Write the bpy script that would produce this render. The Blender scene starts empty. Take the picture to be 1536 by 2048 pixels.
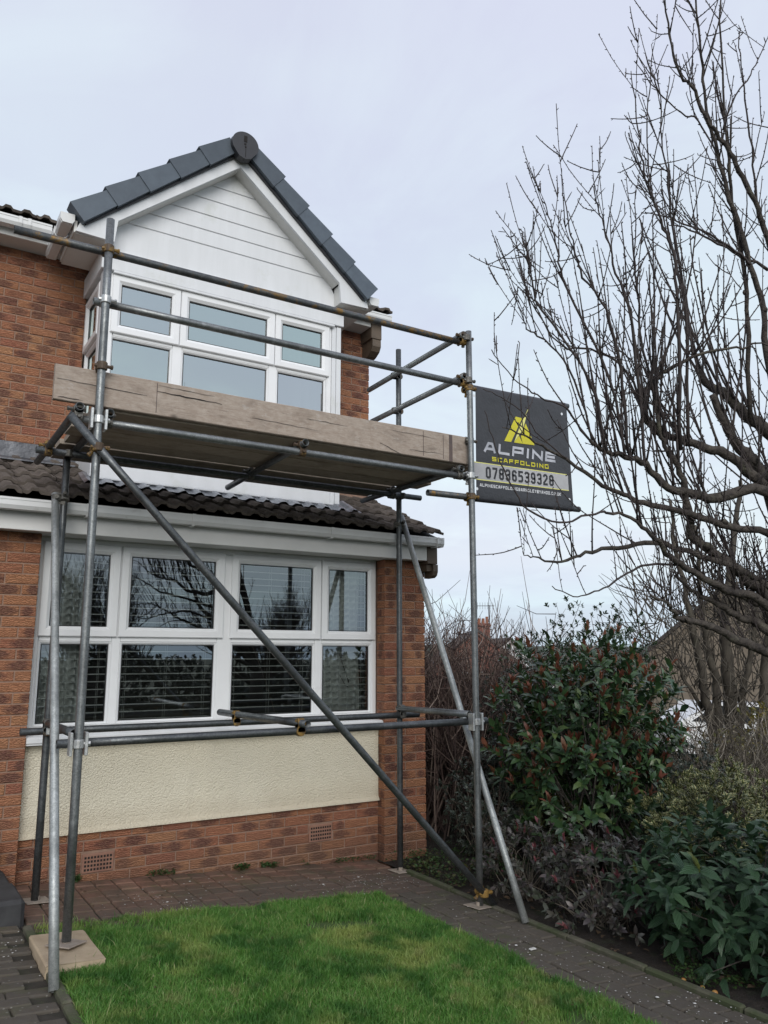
import bpy, math, random
import numpy as np
from mathutils import Vector, Matrix, noise as mnoise

random.seed(11)
rng = np.random.default_rng(11)
S = bpy.context.scene
COL = S.collection

# ------------------------------------------------------------------ camera, world, sun, exposure
FPX = 1584.35                                   # focal length in pixels of a 2048 px tall frame
CAM = np.array([-4.2847, -6.1092, 1.7281])
YAW, PIT = math.radians(32.136), math.radians(10.285)
FW = np.array([math.sin(YAW) * math.cos(PIT), math.cos(YAW) * math.cos(PIT), math.sin(PIT)])
RT = np.array([math.cos(YAW), -math.sin(YAW), 0.0])
UP = np.cross(RT, FW)
cam = bpy.data.cameras.new('camera')
cam.sensor_fit = 'VERTICAL'; cam.sensor_height = 36.0; cam.lens = FPX / 2048 * 36.0
cam.clip_start = 0.05; cam.clip_end = 3000
co = bpy.data.objects.new('camera', cam); COL.objects.link(co)
m = Matrix.Identity(4)
for i in range(3):
    m[i][0] = RT[i]; m[i][1] = UP[i]; m[i][2] = -FW[i]; m[i][3] = CAM[i]
co.matrix_world = m
S.camera = co

SUN_EL, SUN_AZ = math.radians(27), math.radians(200)      # azimuth clockwise from +Y: behind the camera, to its left
w = bpy.data.worlds.new('World'); S.world = w; w.use_nodes = True
nt = w.node_tree; nt.nodes.clear()
def wn(t, **k):
    n = nt.nodes.new(t)
    for a, b in k.items(): setattr(n, a, b)
    return n
L = nt.links.new
out = wn('ShaderNodeOutputWorld'); bg = wn('ShaderNodeBackground'); L(bg.outputs[0], out.inputs[0])
bg.inputs[1].default_value = 0.1
sky = wn('ShaderNodeTexSky', sky_type='NISHITA', sun_disc=False)
sky.sun_elevation = SUN_EL; sky.sun_rotation = SUN_AZ
tc = wn('ShaderNodeTexCoord'); sep = wn('ShaderNodeSeparateXYZ'); L(tc.outputs['Generated'], sep.inputs[0])
def wmath(op, a, b):
    n = wn('ShaderNodeMath', operation=op)
    for i, v in enumerate((a, b)):
        if isinstance(v, (int, float)): n.inputs[i].default_value = v
        else: L(v, n.inputs[i])
    return n.outputs[0]
zc = wmath('MAXIMUM', sep.outputs[2], 0.0)
den = wmath('ADD', zc, 0.22)
comb = wn('ShaderNodeCombineXYZ')
L(wmath('DIVIDE', sep.outputs[0], den), comb.inputs[0]); L(wmath('DIVIDE', sep.outputs[1], den), comb.inputs[1])
comb.inputs[2].default_value = 3.1
def wnoise(sc, det, rough, dist=0.0, src=comb.outputs[0]):
    n = wn('ShaderNodeTexNoise'); L(src, n.inputs['Vector'])
    n.inputs['Scale'].default_value = sc; n.inputs['Detail'].default_value = det
    n.inputs['Roughness'].default_value = rough; n.inputs['Distortion'].default_value = dist
    return n.outputs['Fac']
def wramp(f, stops):
    n = wn('ShaderNodeValToRGB'); L(f, n.inputs[0])
    while len(n.color_ramp.elements) < len(stops): n.color_ramp.elements.new(0.5)
    for e, (p, c) in zip(n.color_ramp.elements, stops):
        e.position = p; e.color = (*c, 1)
    return n.outputs[0]
def wmix(f, a, b, mode='MIX'):
    n = wn('ShaderNodeMix', data_type='RGBA', blend_type=mode)
    if isinstance(f, float): n.inputs[0].default_value = f
    else: L(f, n.inputs[0])
    for i, v in ((6, a), (7, b)):
        if isinstance(v, tuple): n.inputs[i].default_value = (*v, 1)
        else: L(v, n.inputs[i])
    return n.outputs[2]
base = wramp(zc, [(0.0, (.56, .73, .87)), (.045, (.66, .80, .90)), (.12, (.775, .86, .90)), (.26, (.725, .825, .89)),
                  (.45, (.685, .775, .87)), (.66, (.675, .725, .845)), (1.0, (.71, .755, .86))])
n1 = wnoise(1.15, 5, .55, .4)
lav = wmix(wramp(n1, [(.40, (0, 0, 0)), (.62, (1, 1, 1))]), base, wmix(1.0, base, (.94, .90, .965), 'MULTIPLY'))
n2 = wnoise(2.3, 6, .6, .6)
cl = wmix(wramp(n2, [(.46, (0, 0, 0)), (.70, (1, 1, 1))]), lav, wmix(1.0, lav, (1.08, 1.11, 1.06), 'MULTIPLY'))
# low grey cloud streaks near the horizon
mp = wn('ShaderNodeMapping'); L(tc.outputs['Generated'], mp.inputs[0]); mp.inputs['Scale'].default_value = (3.0, 3.0, 24)
n3 = wnoise(1.6, 5, .6, .3, mp.outputs[0])
band = wramp(zc, [(0.0, (.5, .5, .5)), (.025, (1, 1, 1)), (.06, (.6, .6, .6)), (.11, (0, 0, 0))])
sm = wmix(1.0, wramp(n3, [(.47, (0, 0, 0)), (.58, (1, 1, 1))]), band, 'MULTIPLY')
cl = wmix(sm, cl, (.60, .68, .79))
cloud = wmix(1.0, cl, (7.9, 7.9, 7.9), 'MULTIPLY')
L(wmix(.93, sky.outputs[0], cloud), bg.inputs[0])

sd = bpy.data.lights.new('sun', 'SUN'); sd.energy = 1.5; sd.angle = math.radians(40); sd.color = (1, .965, .91)
so = bpy.data.objects.new('sun', sd); COL.objects.link(so)
sdir = Vector((math.sin(SUN_AZ) * math.cos(SUN_EL), math.cos(SUN_AZ) * math.cos(SUN_EL), math.sin(SUN_EL)))
so.rotation_euler = sdir.to_track_quat('Z', 'Y').to_euler(); so.location = sdir * 60
vs = S.view_settings
vs.view_transform = 'Standard'; vs.look = 'None'; vs.exposure = 0.45; vs.gamma = 1.0; vs.use_curve_mapping = False
S.render.engine = 'CYCLES'
S.cycles.use_denoising = True
S.cycles.max_bounces = 8; S.cycles.transparent_max_bounces = 24

# ------------------------------------------------------------------ helpers
def ray(px, py): return FW + RT * (px - 768) / FPX - UP * (py - 1024) / FPX
def on(px, py, ax, v):                          # the point that shows at a pixel and lies on the plane ax = v
    d = ray(px, py); i = 'xyz'.index(ax); return CAM + d * (v - CAM[i]) / d[i]
def far(px, py, D): return CAM + D * ray(px, py)  # the same, D metres in front of the camera
def proj(p):
    d = np.asarray(p, float) - CAM; z = d @ FW
    return 768 + FPX * (d @ RT) / z, 1024 - FPX * (d @ UP) / z, z
def gz(x):                                      # height of the garden: rises gently to the left, falls away far right
    if x < -.5: return min(-0.068 * (x + .5), .27)
    if x > 2.5: return max(-.07 * (x - 2.5), -3.2)
    return 0.0

class MB:
    def __init__(s): s.v = []; s.f = []; s.uv = None
    def add(s, vs_, fs):
        o = len(s.v); s.v += [tuple(map(float, p)) for p in vs_]; s.f += [tuple(i + o for i in f) for f in fs]; return s
    def box(s, a, b):
        x0, y0, z0 = a; x1, y1, z1 = b
        return s.add([(x0, y0, z0), (x1, y0, z0), (x1, y1, z0), (x0, y1, z0), (x0, y0, z1), (x1, y0, z1), (x1, y1, z1), (x0, y1, z1)],
                     [(0, 3, 2, 1), (4, 5, 6, 7), (0, 1, 5, 4), (1, 2, 6, 5), (2, 3, 7, 6), (3, 0, 4, 7)])
    def cbox(s, a, b, c=.004):                  # box with chamfered edges
        a = np.array(a, float); b = np.array(b, float); c = min(c, float(min(b - a)) * .45); V = []; idx = {}
        for sx in (0, 1):
            for sy in (0, 1):
                for sz in (0, 1):
                    p = np.array([(a, b)[sx][0], (a, b)[sy][1], (a, b)[sz][2]]); sg = np.array([1 - 2 * sx, 1 - 2 * sy, 1 - 2 * sz])
                    for ax in range(3):
                        q = p + sg * c; q[ax] = p[ax]; idx[(sx, sy, sz, ax)] = len(V); V.append(q)
        F = []
        for ax in range(3):
            o = [i for i in range(3) if i != ax]
            for e in (0, 1):
                k = []
                for u, v_ in ((0, 0), (1, 0), (1, 1), (0, 1)):
                    t = [0, 0, 0]; t[ax] = e; t[o[0]] = u; t[o[1]] = v_; k.append(idx[(*t, ax)])
                F.append(tuple(k))
        for ax in range(3):
            o = [i for i in range(3) if i != ax]
            for u in (0, 1):
                for v_ in (0, 1):
                    t0 = [0, 0, 0]; t1 = [0, 0, 0]; t1[ax] = 1
                    t0[o[0]] = t1[o[0]] = u; t0[o[1]] = t1[o[1]] = v_
                    F.append((idx[(*t0, o[0])], idx[(*t1, o[0])], idx[(*t1, o[1])], idx[(*t0, o[1])]))
        for sx in (0, 1):
            for sy in (0, 1):
                for sz in (0, 1): F.append(tuple(idx[(sx, sy, sz, k)] for k in range(3)))
        return s.add(V, F)
    def prism(s, poly, ax, a, b):               # polygon in the other two axes extruded along ax
        n = len(poly); V = []
        for t in (a, b):
            for p in poly:
                q = list(p); q.insert(ax, t); V.append(q)
        return s.add(V, [tuple(range(n)), tuple(range(2 * n - 1, n - 1, -1))] + [(i, (i + 1) % n, n + (i + 1) % n, n + i) for i in range(n)])
    def ring(s, x0, x1, z0, z1, prof, T=None):  # mitred frame: prof = closed list of (inset, depth) swept round a rectangle
        n = len(prof); V = []
        for ins, y in prof:
            V += [(x0 + ins, y, z0 + ins), (x1 - ins, y, z0 + ins), (x1 - ins, y, z1 - ins), (x0 + ins, y, z1 - ins)]
        if T: V = [T(p) for p in V]
        F = []
        for i in range(n):
            j = (i + 1) % n
            for k in range(4):
                l = (k + 1) % 4; F.append((4 * i + k, 4 * i + l, 4 * j + l, 4 * j + k))
        return s.add(V, F)
    def tube(s, pts, rad, k=8, cap=True, hollow=False):
        P = np.array(pts, float); n = len(P)
        R = np.full(n, rad, float) if np.isscalar(rad) else np.array(rad, float)
        T = np.gradient(P, axis=0); T /= np.linalg.norm(T, axis=1)[:, None] + 1e-12
        a = np.array([0, 0, 1.0]) if abs(T[0][2]) < .9 else np.array([1.0, 0, 0])
        A = np.cross(T[0], a); A /= np.linalg.norm(A)
        ang = np.arange(k) * 2 * math.pi / k; V = []
        for i in range(n):
            A = A - T[i] * (A @ T[i]); A /= np.linalg.norm(A) + 1e-12; B = np.cross(T[i], A)
            V.append(P[i] + R[i] * (np.cos(ang)[:, None] * A + np.sin(ang)[:, None] * B))
        if hollow:
            for i in (n - 1, 0): V.append(P[i] + (V[i] - P[i]) * .84)
        V = np.concatenate(V); F = []
        for i in range(n - 1):
            for j in range(k):
                l = (j + 1) % k; F.append((i * k + j, i * k + l, (i + 1) * k + l, (i + 1) * k + j))
        if hollow:
            e, b = n * k, (n + 1) * k
            for j in range(k):
                l = (j + 1) % k
                F.append(((n - 1) * k + j, (n - 1) * k + l, e + l, e + j)); F.append((b + j, b + l, l, j)); F.append((e + j, e + l, b + l, b + j))
        elif cap: F += [tuple(range(k - 1, -1, -1)), tuple(range((n - 1) * k, n * k))]
        return s.add(V, F)
    def mesh(s, name, smooth=False):
        me = bpy.data.meshes.new(name); me.from_pydata(s.v, [], s.f); me.validate(); me.update()
        if smooth: me.polygons.foreach_set('use_smooth', [True] * len(me.polygons))
        return me

def link(name, me, mt=None, parent=None):
    o = bpy.data.objects.new(name, me); COL.objects.link(o)
    if mt is not None and not me.materials:
        for q in (mt if isinstance(mt, list) else [mt]): me.materials.append(q)
    if parent is not None:
        o.parent = parent
        o.matrix_parent_inverse = WINV.get(parent.name, Matrix.Identity(4))
    return o
WINV = {}
def part(name, mb, mt, parent, smooth=False, label=None):   # mesh in world coordinates, made a child
    o = link(name, mb.mesh(name, smooth), mt, parent)
    if label: o['label'] = label
    return o
def piece(name, me, parent, mat4):                           # shared mesh placed by a matrix, made a child
    o = link(name, me, None, parent); o.matrix_basis = mat4; return o
def tag(o, label, cat, group=None):
    o['label'] = label; o['category'] = cat
    if group: o['group'] = group
    return o
def root(name, loc, label, cat, group=None):
    o = bpy.data.objects.new(name, None); COL.objects.link(o); o.location = loc; o.empty_display_size = .1
    WINV[o.name] = Matrix.Translation(-Vector(loc)); return tag(o, label, cat, group)
def structure(name, mb, mt, smooth=False):
    o = link(name, mb.mesh(name, smooth), mt); o['kind'] = 'structure'; return o
def np_mesh(name, V, F, mt, parent=None, smooth=False, uv=None):
    V = np.asarray(V, np.float32); F = np.asarray(F, np.int32); me = bpy.data.meshes.new(name)
    n, k = F.shape
    me.vertices.add(len(V)); me.vertices.foreach_set('co', V.ravel())
    me.loops.add(n * k); me.loops.foreach_set('vertex_index', F.ravel())
    me.polygons.add(n); me.polygons.foreach_set('loop_start', np.arange(n, dtype=np.int32) * k)
    try: me.polygons.foreach_set('loop_total', np.full(n, k, np.int32))
    except Exception: pass
    if smooth: me.polygons.foreach_set('use_smooth', np.ones(n, bool))
    if uv is not None:
        ul = me.uv_layers.new(name='UVMap'); ul.data.foreach_set('uv', np.asarray(uv, np.float32)[F.ravel()].ravel())
    me.update(calc_edges=True); me.validate()
    return link(name, me, mt, parent)

# ------------------------------------------------------------------ materials
class N:                                         # small node-graph builder
    def __init__(s, name):
        s.m = bpy.data.materials.new(name); s.m.use_nodes = True; s.t = s.m.node_tree; s.t.nodes.clear()
        s.o = s.n('ShaderNodeOutputMaterial'); s.tc = None
    def n(s, t, **k):
        q = s.t.nodes.new(t)
        for a, b in k.items(): setattr(q, a, b)
        return q
    def set(s, inp, v):
        if hasattr(v, 'is_linked') or hasattr(v, 'links'): s.t.links.new(v, inp)
        elif isinstance(v, tuple) and len(v) == 3 and inp.type == 'RGBA': inp.default_value = (*v, 1)
        else: inp.default_value = v
    def co(s, kind='Object', scale=None, rot=None):
        if s.tc is None: s.tc = s.n('ShaderNodeTexCoord')
        if kind == 'World': src = s.n('ShaderNodeNewGeometry').outputs['Position']
        else: src = s.tc.outputs[kind]
        if scale is None and rot is None: return src
        mp = s.n('ShaderNodeMapping'); s.set(mp.inputs[0], src)
        if scale: mp.inputs['Scale'].default_value = scale
        if rot: mp.inputs['Rotation'].default_value = rot
        return mp.outputs[0]
    def noise(s, v, sc, det=4, rough=.55, dist=0, col=False):
        q = s.n('ShaderNodeTexNoise'); s.set(q.inputs['Vector'], v); q.inputs['Scale'].default_value = sc
        q.inputs['Detail'].default_value = det; q.inputs['Roughness'].default_value = rough; q.inputs['Distortion'].default_value = dist
        return q.outputs['Color' if col else 'Fac']
    def vor(s, v, sc, out='Distance', feat='F1'):
        q = s.n('ShaderNodeTexVoronoi', feature=feat); s.set(q.inputs['Vector'], v); q.inputs['Scale'].default_value = sc; return q.outputs[out]
    def ramp(s, f, stops, interp='LINEAR'):
        q = s.n('ShaderNodeValToRGB'); s.set(q.inputs[0], f); q.color_ramp.interpolation = interp
        while len(q.color_ramp.elements) < len(stops): q.color_ramp.elements.new(.5)
        for e, (p, c) in zip(q.color_ramp.elements, stops):
            e.position = p; e.color = (*c, 1) if isinstance(c, tuple) else (c, c, c, 1)
        return q.outputs[0]
    def mix(s, f, a, b, mode='MIX'):
        q = s.n('ShaderNodeMix', data_type='RGBA', blend_type=mode); s.set(q.inputs[0], f); s.set(q.inputs[6], a); s.set(q.inputs[7], b); return q.outputs[2]
    def math(s, op, a, b=0.0, clamp=False):
        q = s.n('ShaderNodeMath', operation=op, use_clamp=clamp); s.set(q.inputs[0], a); s.set(q.inputs[1], b); return q.outputs[0]
    def rand(s):
        a = s.n('ShaderNodeObjectInfo').outputs['Random']; b = s.n('ShaderNodeNewGeometry').outputs['Random Per Island']
        return s.math('FRACT', s.math('ADD', s.math('MULTIPLY', a, 7.31), s.math('MULTIPLY', b, 3.77)))
    def bump(s, h, st=.4, d=.01, prev=None):
        q = s.n('ShaderNodeBump'); q.inputs['Strength'].default_value = st; q.inputs['Distance'].default_value = d; s.set(q.inputs['Height'], h)
        if prev is not None: s.set(q.inputs['Normal'], prev)
        return q.outputs[0]
    def pbr(s, col, rough=.6, metal=0.0, nrm=None, spec=.5, **k):
        q = s.n('ShaderNodeBsdfPrincipled'); s.set(q.inputs['Base Color'], col); s.set(q.inputs['Roughness'], rough); s.set(q.inputs['Metallic'], metal)
        q.inputs['Specular IOR Level'].default_value = spec
        if nrm is not None: s.set(q.inputs['Normal'], nrm)
        for a, b in k.items(): s.set(q.inputs[a], b)
        s.t.links.new(q.outputs[0], s.o.inputs[0]); s.bsdf = q; return s.m

def simple(name, c1, c2=None, sc=8, rough=.6, metal=0., bump=0., bsc=40, bd=.004, kind='World', stretch=None, spec=.5, obj=0., dirt=None):
    g = N(name); v = g.co(kind, stretch); c2 = c2 or c1
    col = g.mix(g.ramp(g.noise(v, sc, 6, .6), [(.35, 0.), (.65, 1.)]), c1, c2)
    if dirt:
        dc, amt, dsc = dirt
        col = g.mix(g.ramp(g.noise(g.co(kind), dsc, 7, .65), [(1 - amt - .12, 0.), (1 - amt + .1, 1.)]), col, dc)
    if obj: col = g.mix(1.0, col, g.ramp(g.rand(), [(0., 1 - obj), (1., 1 + obj)]), 'MULTIPLY')
    nr = g.bump(g.noise(v, bsc, 5, .6), bump, bd) if bump else None
    return g.pbr(col, rough, metal, nr, spec)

def brick_material():
    g = N('facing_brick'); r = g.rand(); uv = g.co('UV'); W = g.co('World')
    # colour of the clay differs brick by brick; a burnt band sits in the middle of many
    base = g.ramp(r, [(0., (.335, .145, .080)), (.22, (.385, .190, .100)), (.40, (.31, .124, .076)), (.58, (.365, .166, .088)), (.74, (.28, .106, .070)), (.88, (.35, .152, .084)), (1., (.295, .120, .080))])
    sx = g.n('ShaderNodeSeparateXYZ'); g.set(sx.inputs[0], uv)
    dx = g.math('ABSOLUTE', g.math('SUBTRACT', sx.outputs[0], g.math('ADD', .25, g.math('MULTIPLY', g.math('FRACT', g.math('MULTIPLY', r, 29.3)), .5)))); dy = g.math('ABSOLUTE', g.math('SUBTRACT', sx.outputs[1], .5))
    nz = g.noise(W, 14, 5, .6)
    d = g.math('ADD', g.math('ADD', g.math('MULTIPLY', dx, 1.15), g.math('MULTIPLY', dy, .55)), g.math('MULTIPLY', g.math('SUBTRACT', nz, .5), .8))
    sel = g.ramp(g.math('FRACT', g.math('MULTIPLY', r, 13.7)), [(.32, 0.), (.46, .85), (1., 1.)])
    burnt = g.math('MULTIPLY', g.ramp(d, [(.30, 1.), (.62, 0.)]), sel)
    col = g.mix(g.math('MULTIPLY', burnt, .86), base, (.095, .042, .040))
    col = g.mix(g.ramp(g.noise(W, 60, 4, .7), [(.40, 0.), (.70, .32)]), col, (.48, .29, .17))
    col = g.mix(g.ramp(g.noise(W, 1.7, 4, .6), [(.50, 0.), (.72, .28)]), col, (.20, .12, .09))
    sz = g.n('ShaderNodeSeparateXYZ'); g.set(sz.inputs[0], W)
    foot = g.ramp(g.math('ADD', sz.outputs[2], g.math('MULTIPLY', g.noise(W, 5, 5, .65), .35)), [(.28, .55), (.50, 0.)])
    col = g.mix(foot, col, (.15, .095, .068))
    col = g.mix(g.ramp(g.noise(g.co('World', (2.2, 2.2, 1.1)), 2.4, 6, .7), [(.66, 0.), (.74, .35)]), col, (.46, .38, .32))
    # rusticated face: wavy drag marks
    wv = g.n('ShaderNodeTexWave', wave_type='BANDS', bands_direction='Z'); g.set(wv.inputs['Vector'], W)
    wv.inputs['Scale'].default_value = 24; wv.inputs['Distortion'].default_value = 11; wv.inputs['Detail'].default_value = 3; wv.inputs['Detail Scale'].default_value = 1.3
    n = g.bump(wv.outputs['Fac'], .75, .009); n = g.bump(g.noise(W, 160, 4, .7), .5, .003, n)
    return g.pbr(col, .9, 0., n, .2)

def steel(name, c1, c2, rust=0., rough=.42, metal=.75, stain=(.10, .055, .03)):
    g = N(name); v = g.co('Object'); W = g.co('World')
    sp = g.vor(W, 190, 'Color'); b = g.n('ShaderNodeSeparateColor'); g.set(b.inputs[0], sp)
    f = g.math('ADD', g.math('MULTIPLY', g.noise(W, 34, 6, .7), .75), g.math('MULTIPLY', b.outputs[0], .25))
    col = g.mix(g.ramp(f, [(.34, 0.), (.66, 1.)]), c1, c2)
    col = g.mix(g.ramp(g.noise(W, 3.2, 5, .65), [(.48, 0.), (.70, .75)]), col, tuple(x * .55 for x in c1))
    col = g.mix(g.ramp(g.noise(W, 9, 7, .7), [(.64, 0.), (.72, .8)]), col, tuple(min(x * 1.7, .7) for x in c2))
    if rust: col = g.mix(g.ramp(g.noise(W, 6.5, 7, .72, .4), [(.66 - rust * .3, 0.), (.74 - rust * .3, 1.)]), col, stain)
    return g.pbr(col, g.ramp(g.noise(W, 20, 4), [(.3, rough - .08), (.7, rough + .16)]), metal, g.bump(g.noise(W, 130, 4, .6), .25, .002))

def wood(name, c1, c2, dark):
    g = N(name); W = g.co('World'); r = g.rand()
    st = g.co('World', (4.0, 20, 20)); gr = g.math('ADD', g.math('MULTIPLY', g.noise(st, 2.2, 8, .68, 1.4), .62), g.math('MULTIPLY', g.noise(g.co('World'), 26, 6, .7), .38))
    col = g.mix(g.ramp(gr, [(.36, 0.), (.66, 1.)]), c1, c2)
    col = g.mix(g.ramp(g.noise(g.co('World', (.9, 30, 34)), 3.1, 5, .7, 2.2), [(.63, 0.), (.66, .85), (.70, 0.)]), col, dark)      # drying cracks
    col = g.mix(g.ramp(g.noise(g.co('World', (3.4, 5, 7)), 1.6, 6, .6, .5), [(.52, 0.), (.72, .6)]), col, tuple(x * .55 for x in c1))
    col = g.mix(g.ramp(g.noise(g.co('World', (3, 6, 6)), 3.3, 7, .7), [(.60, 0.), (.70, .55)]), col, (.44, .42, .39))
    vo = g.vor(g.co('World', (1, 1, 1.6)), 2.1); col = g.mix(g.ramp(vo, [(.03, .8), (.075, 0.)]), col, dark)                    # knots
    col = g.mix(1., col, g.ramp(r, [(0., .82), (1., 1.1)]), 'MULTIPLY')
    return g.pbr(col, .88, 0., g.bump(gr, .55, .006), .2)

def leaf_material(name, cols, rough=.36, spec=.5, vein=0., edge=None, trans=.12):
    g = N(name); r = g.rand(); k = len(cols) - 1
    col = g.ramp(r, [(i / k, c) for i, c in enumerate(cols)])
    W = g.co('World')
    col = g.mix(g.ramp(g.noise(W, 2.2, 4, .6), [(.4, 0.), (.75, .35)]), col, tuple(x * .6 for x in cols[0]))
    uv = g.co('UV'); sx = g.n('ShaderNodeSeparateXYZ'); g.set(sx.inputs[0], uv); nr = None
    if edge or vein:
        dx = g.math('ABSOLUTE', g.math('SUBTRACT', sx.outputs[1], .5))
        if edge: col = g.mix(g.ramp(dx, [(.24, 0.), (.34, 1.)]), col, edge)
        if vein:
            wv = g.math('ABSOLUTE', g.math('SINE', g.math('MULTIPLY', dx, 22.0)))
            nr = g.bump(wv, vein, .004); col = g.mix(g.ramp(wv, [(0., .55), (.25, 0.)]), col, tuple(x * .45 for x in cols[0]))
    p = g.pbr(col, rough, 0., nr, spec)
    t = g.n('ShaderNodeBsdfTranslucent'); g.set(t.inputs[0], col); mx = g.n('ShaderNodeMixShader'); mx.inputs[0].default_value = trans
    g.t.links.new(g.bsdf.outputs[0], mx.inputs[1]); g.t.links.new(t.outputs[0], mx.inputs[2]); g.t.links.new(mx.outputs[0], g.o.inputs[0])
    return p

def glass_material(name, tint=(.92, .96, .95), refl=1.0, tints=((.97, .98, 1.0), (.97, .98, 1.0))):
    g = N(name); lw = g.n('ShaderNodeFresnel'); lw.inputs[0].default_value = 1.75
    r = g.n('ShaderNodeObjectInfo').outputs['Random']
    gl = g.n('ShaderNodeBsdfGlossy'); gl.inputs['Roughness'].default_value = 0.0; g.set(gl.inputs[0], g.ramp(r, [(.35, tints[0]), (.65, tints[1])]))
    nz = g.bump(g.noise(g.co('World'), 1.3, 2, .5), .02, .02); g.set(gl.inputs['Normal'], nz)
    tr = g.n('ShaderNodeBsdfTransparent'); g.set(tr.inputs[0], tint)
    mx = g.n('ShaderNodeMixShader'); g.set(mx.inputs[0], g.math('MULTIPLY', lw.outputs[0], refl, True))
    g.t.links.new(tr.outputs[0], mx.inputs[1]); g.t.links.new(gl.outputs[0], mx.inputs[2]); g.t.links.new(mx.outputs[0], g.o.inputs[0])
    return g.m

def paving_material(name, ramp_, lichen=.5):
    g = N(name); r = g.rand(); W = g.co('World')
    col = g.ramp(r, ramp_)
    col = g.mix(g.ramp(g.noise(W, 2.1, 5, .6), [(.40, 0.), (.62, .82)]), col, (.080, .068, .052))       # grime in large patches
    sxyz = g.n('ShaderNodeSeparateXYZ'); g.set(sxyz.inputs[0], W)
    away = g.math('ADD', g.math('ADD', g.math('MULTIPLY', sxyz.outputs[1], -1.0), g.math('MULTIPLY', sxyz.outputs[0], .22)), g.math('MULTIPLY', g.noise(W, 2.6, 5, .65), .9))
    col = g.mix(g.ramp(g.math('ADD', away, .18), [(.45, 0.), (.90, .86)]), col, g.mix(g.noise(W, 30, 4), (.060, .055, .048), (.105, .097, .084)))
    col = g.mix(g.ramp(g.noise(W, 45, 5, .7), [(.40, 0.), (.68, .5)]), col, tuple(x * .55 for x in ramp_[0][1]))
    col = g.mix(g.ramp(g.vor(W, 26), [(.10, lichen), (.16, 0.)]), col, g.mix(g.noise(W, 9), (.14, .13, .11), (.40, .40, .37)))
    col = g.mix(g.ramp(g.noise(W, 5.3, 6, .7), [(.52, 0.), (.70, .6)]), col, (.078, .085, .040))
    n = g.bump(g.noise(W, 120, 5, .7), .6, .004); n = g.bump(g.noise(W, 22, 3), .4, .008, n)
    return g.pbr(col, .92, 0., n, .25)

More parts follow.
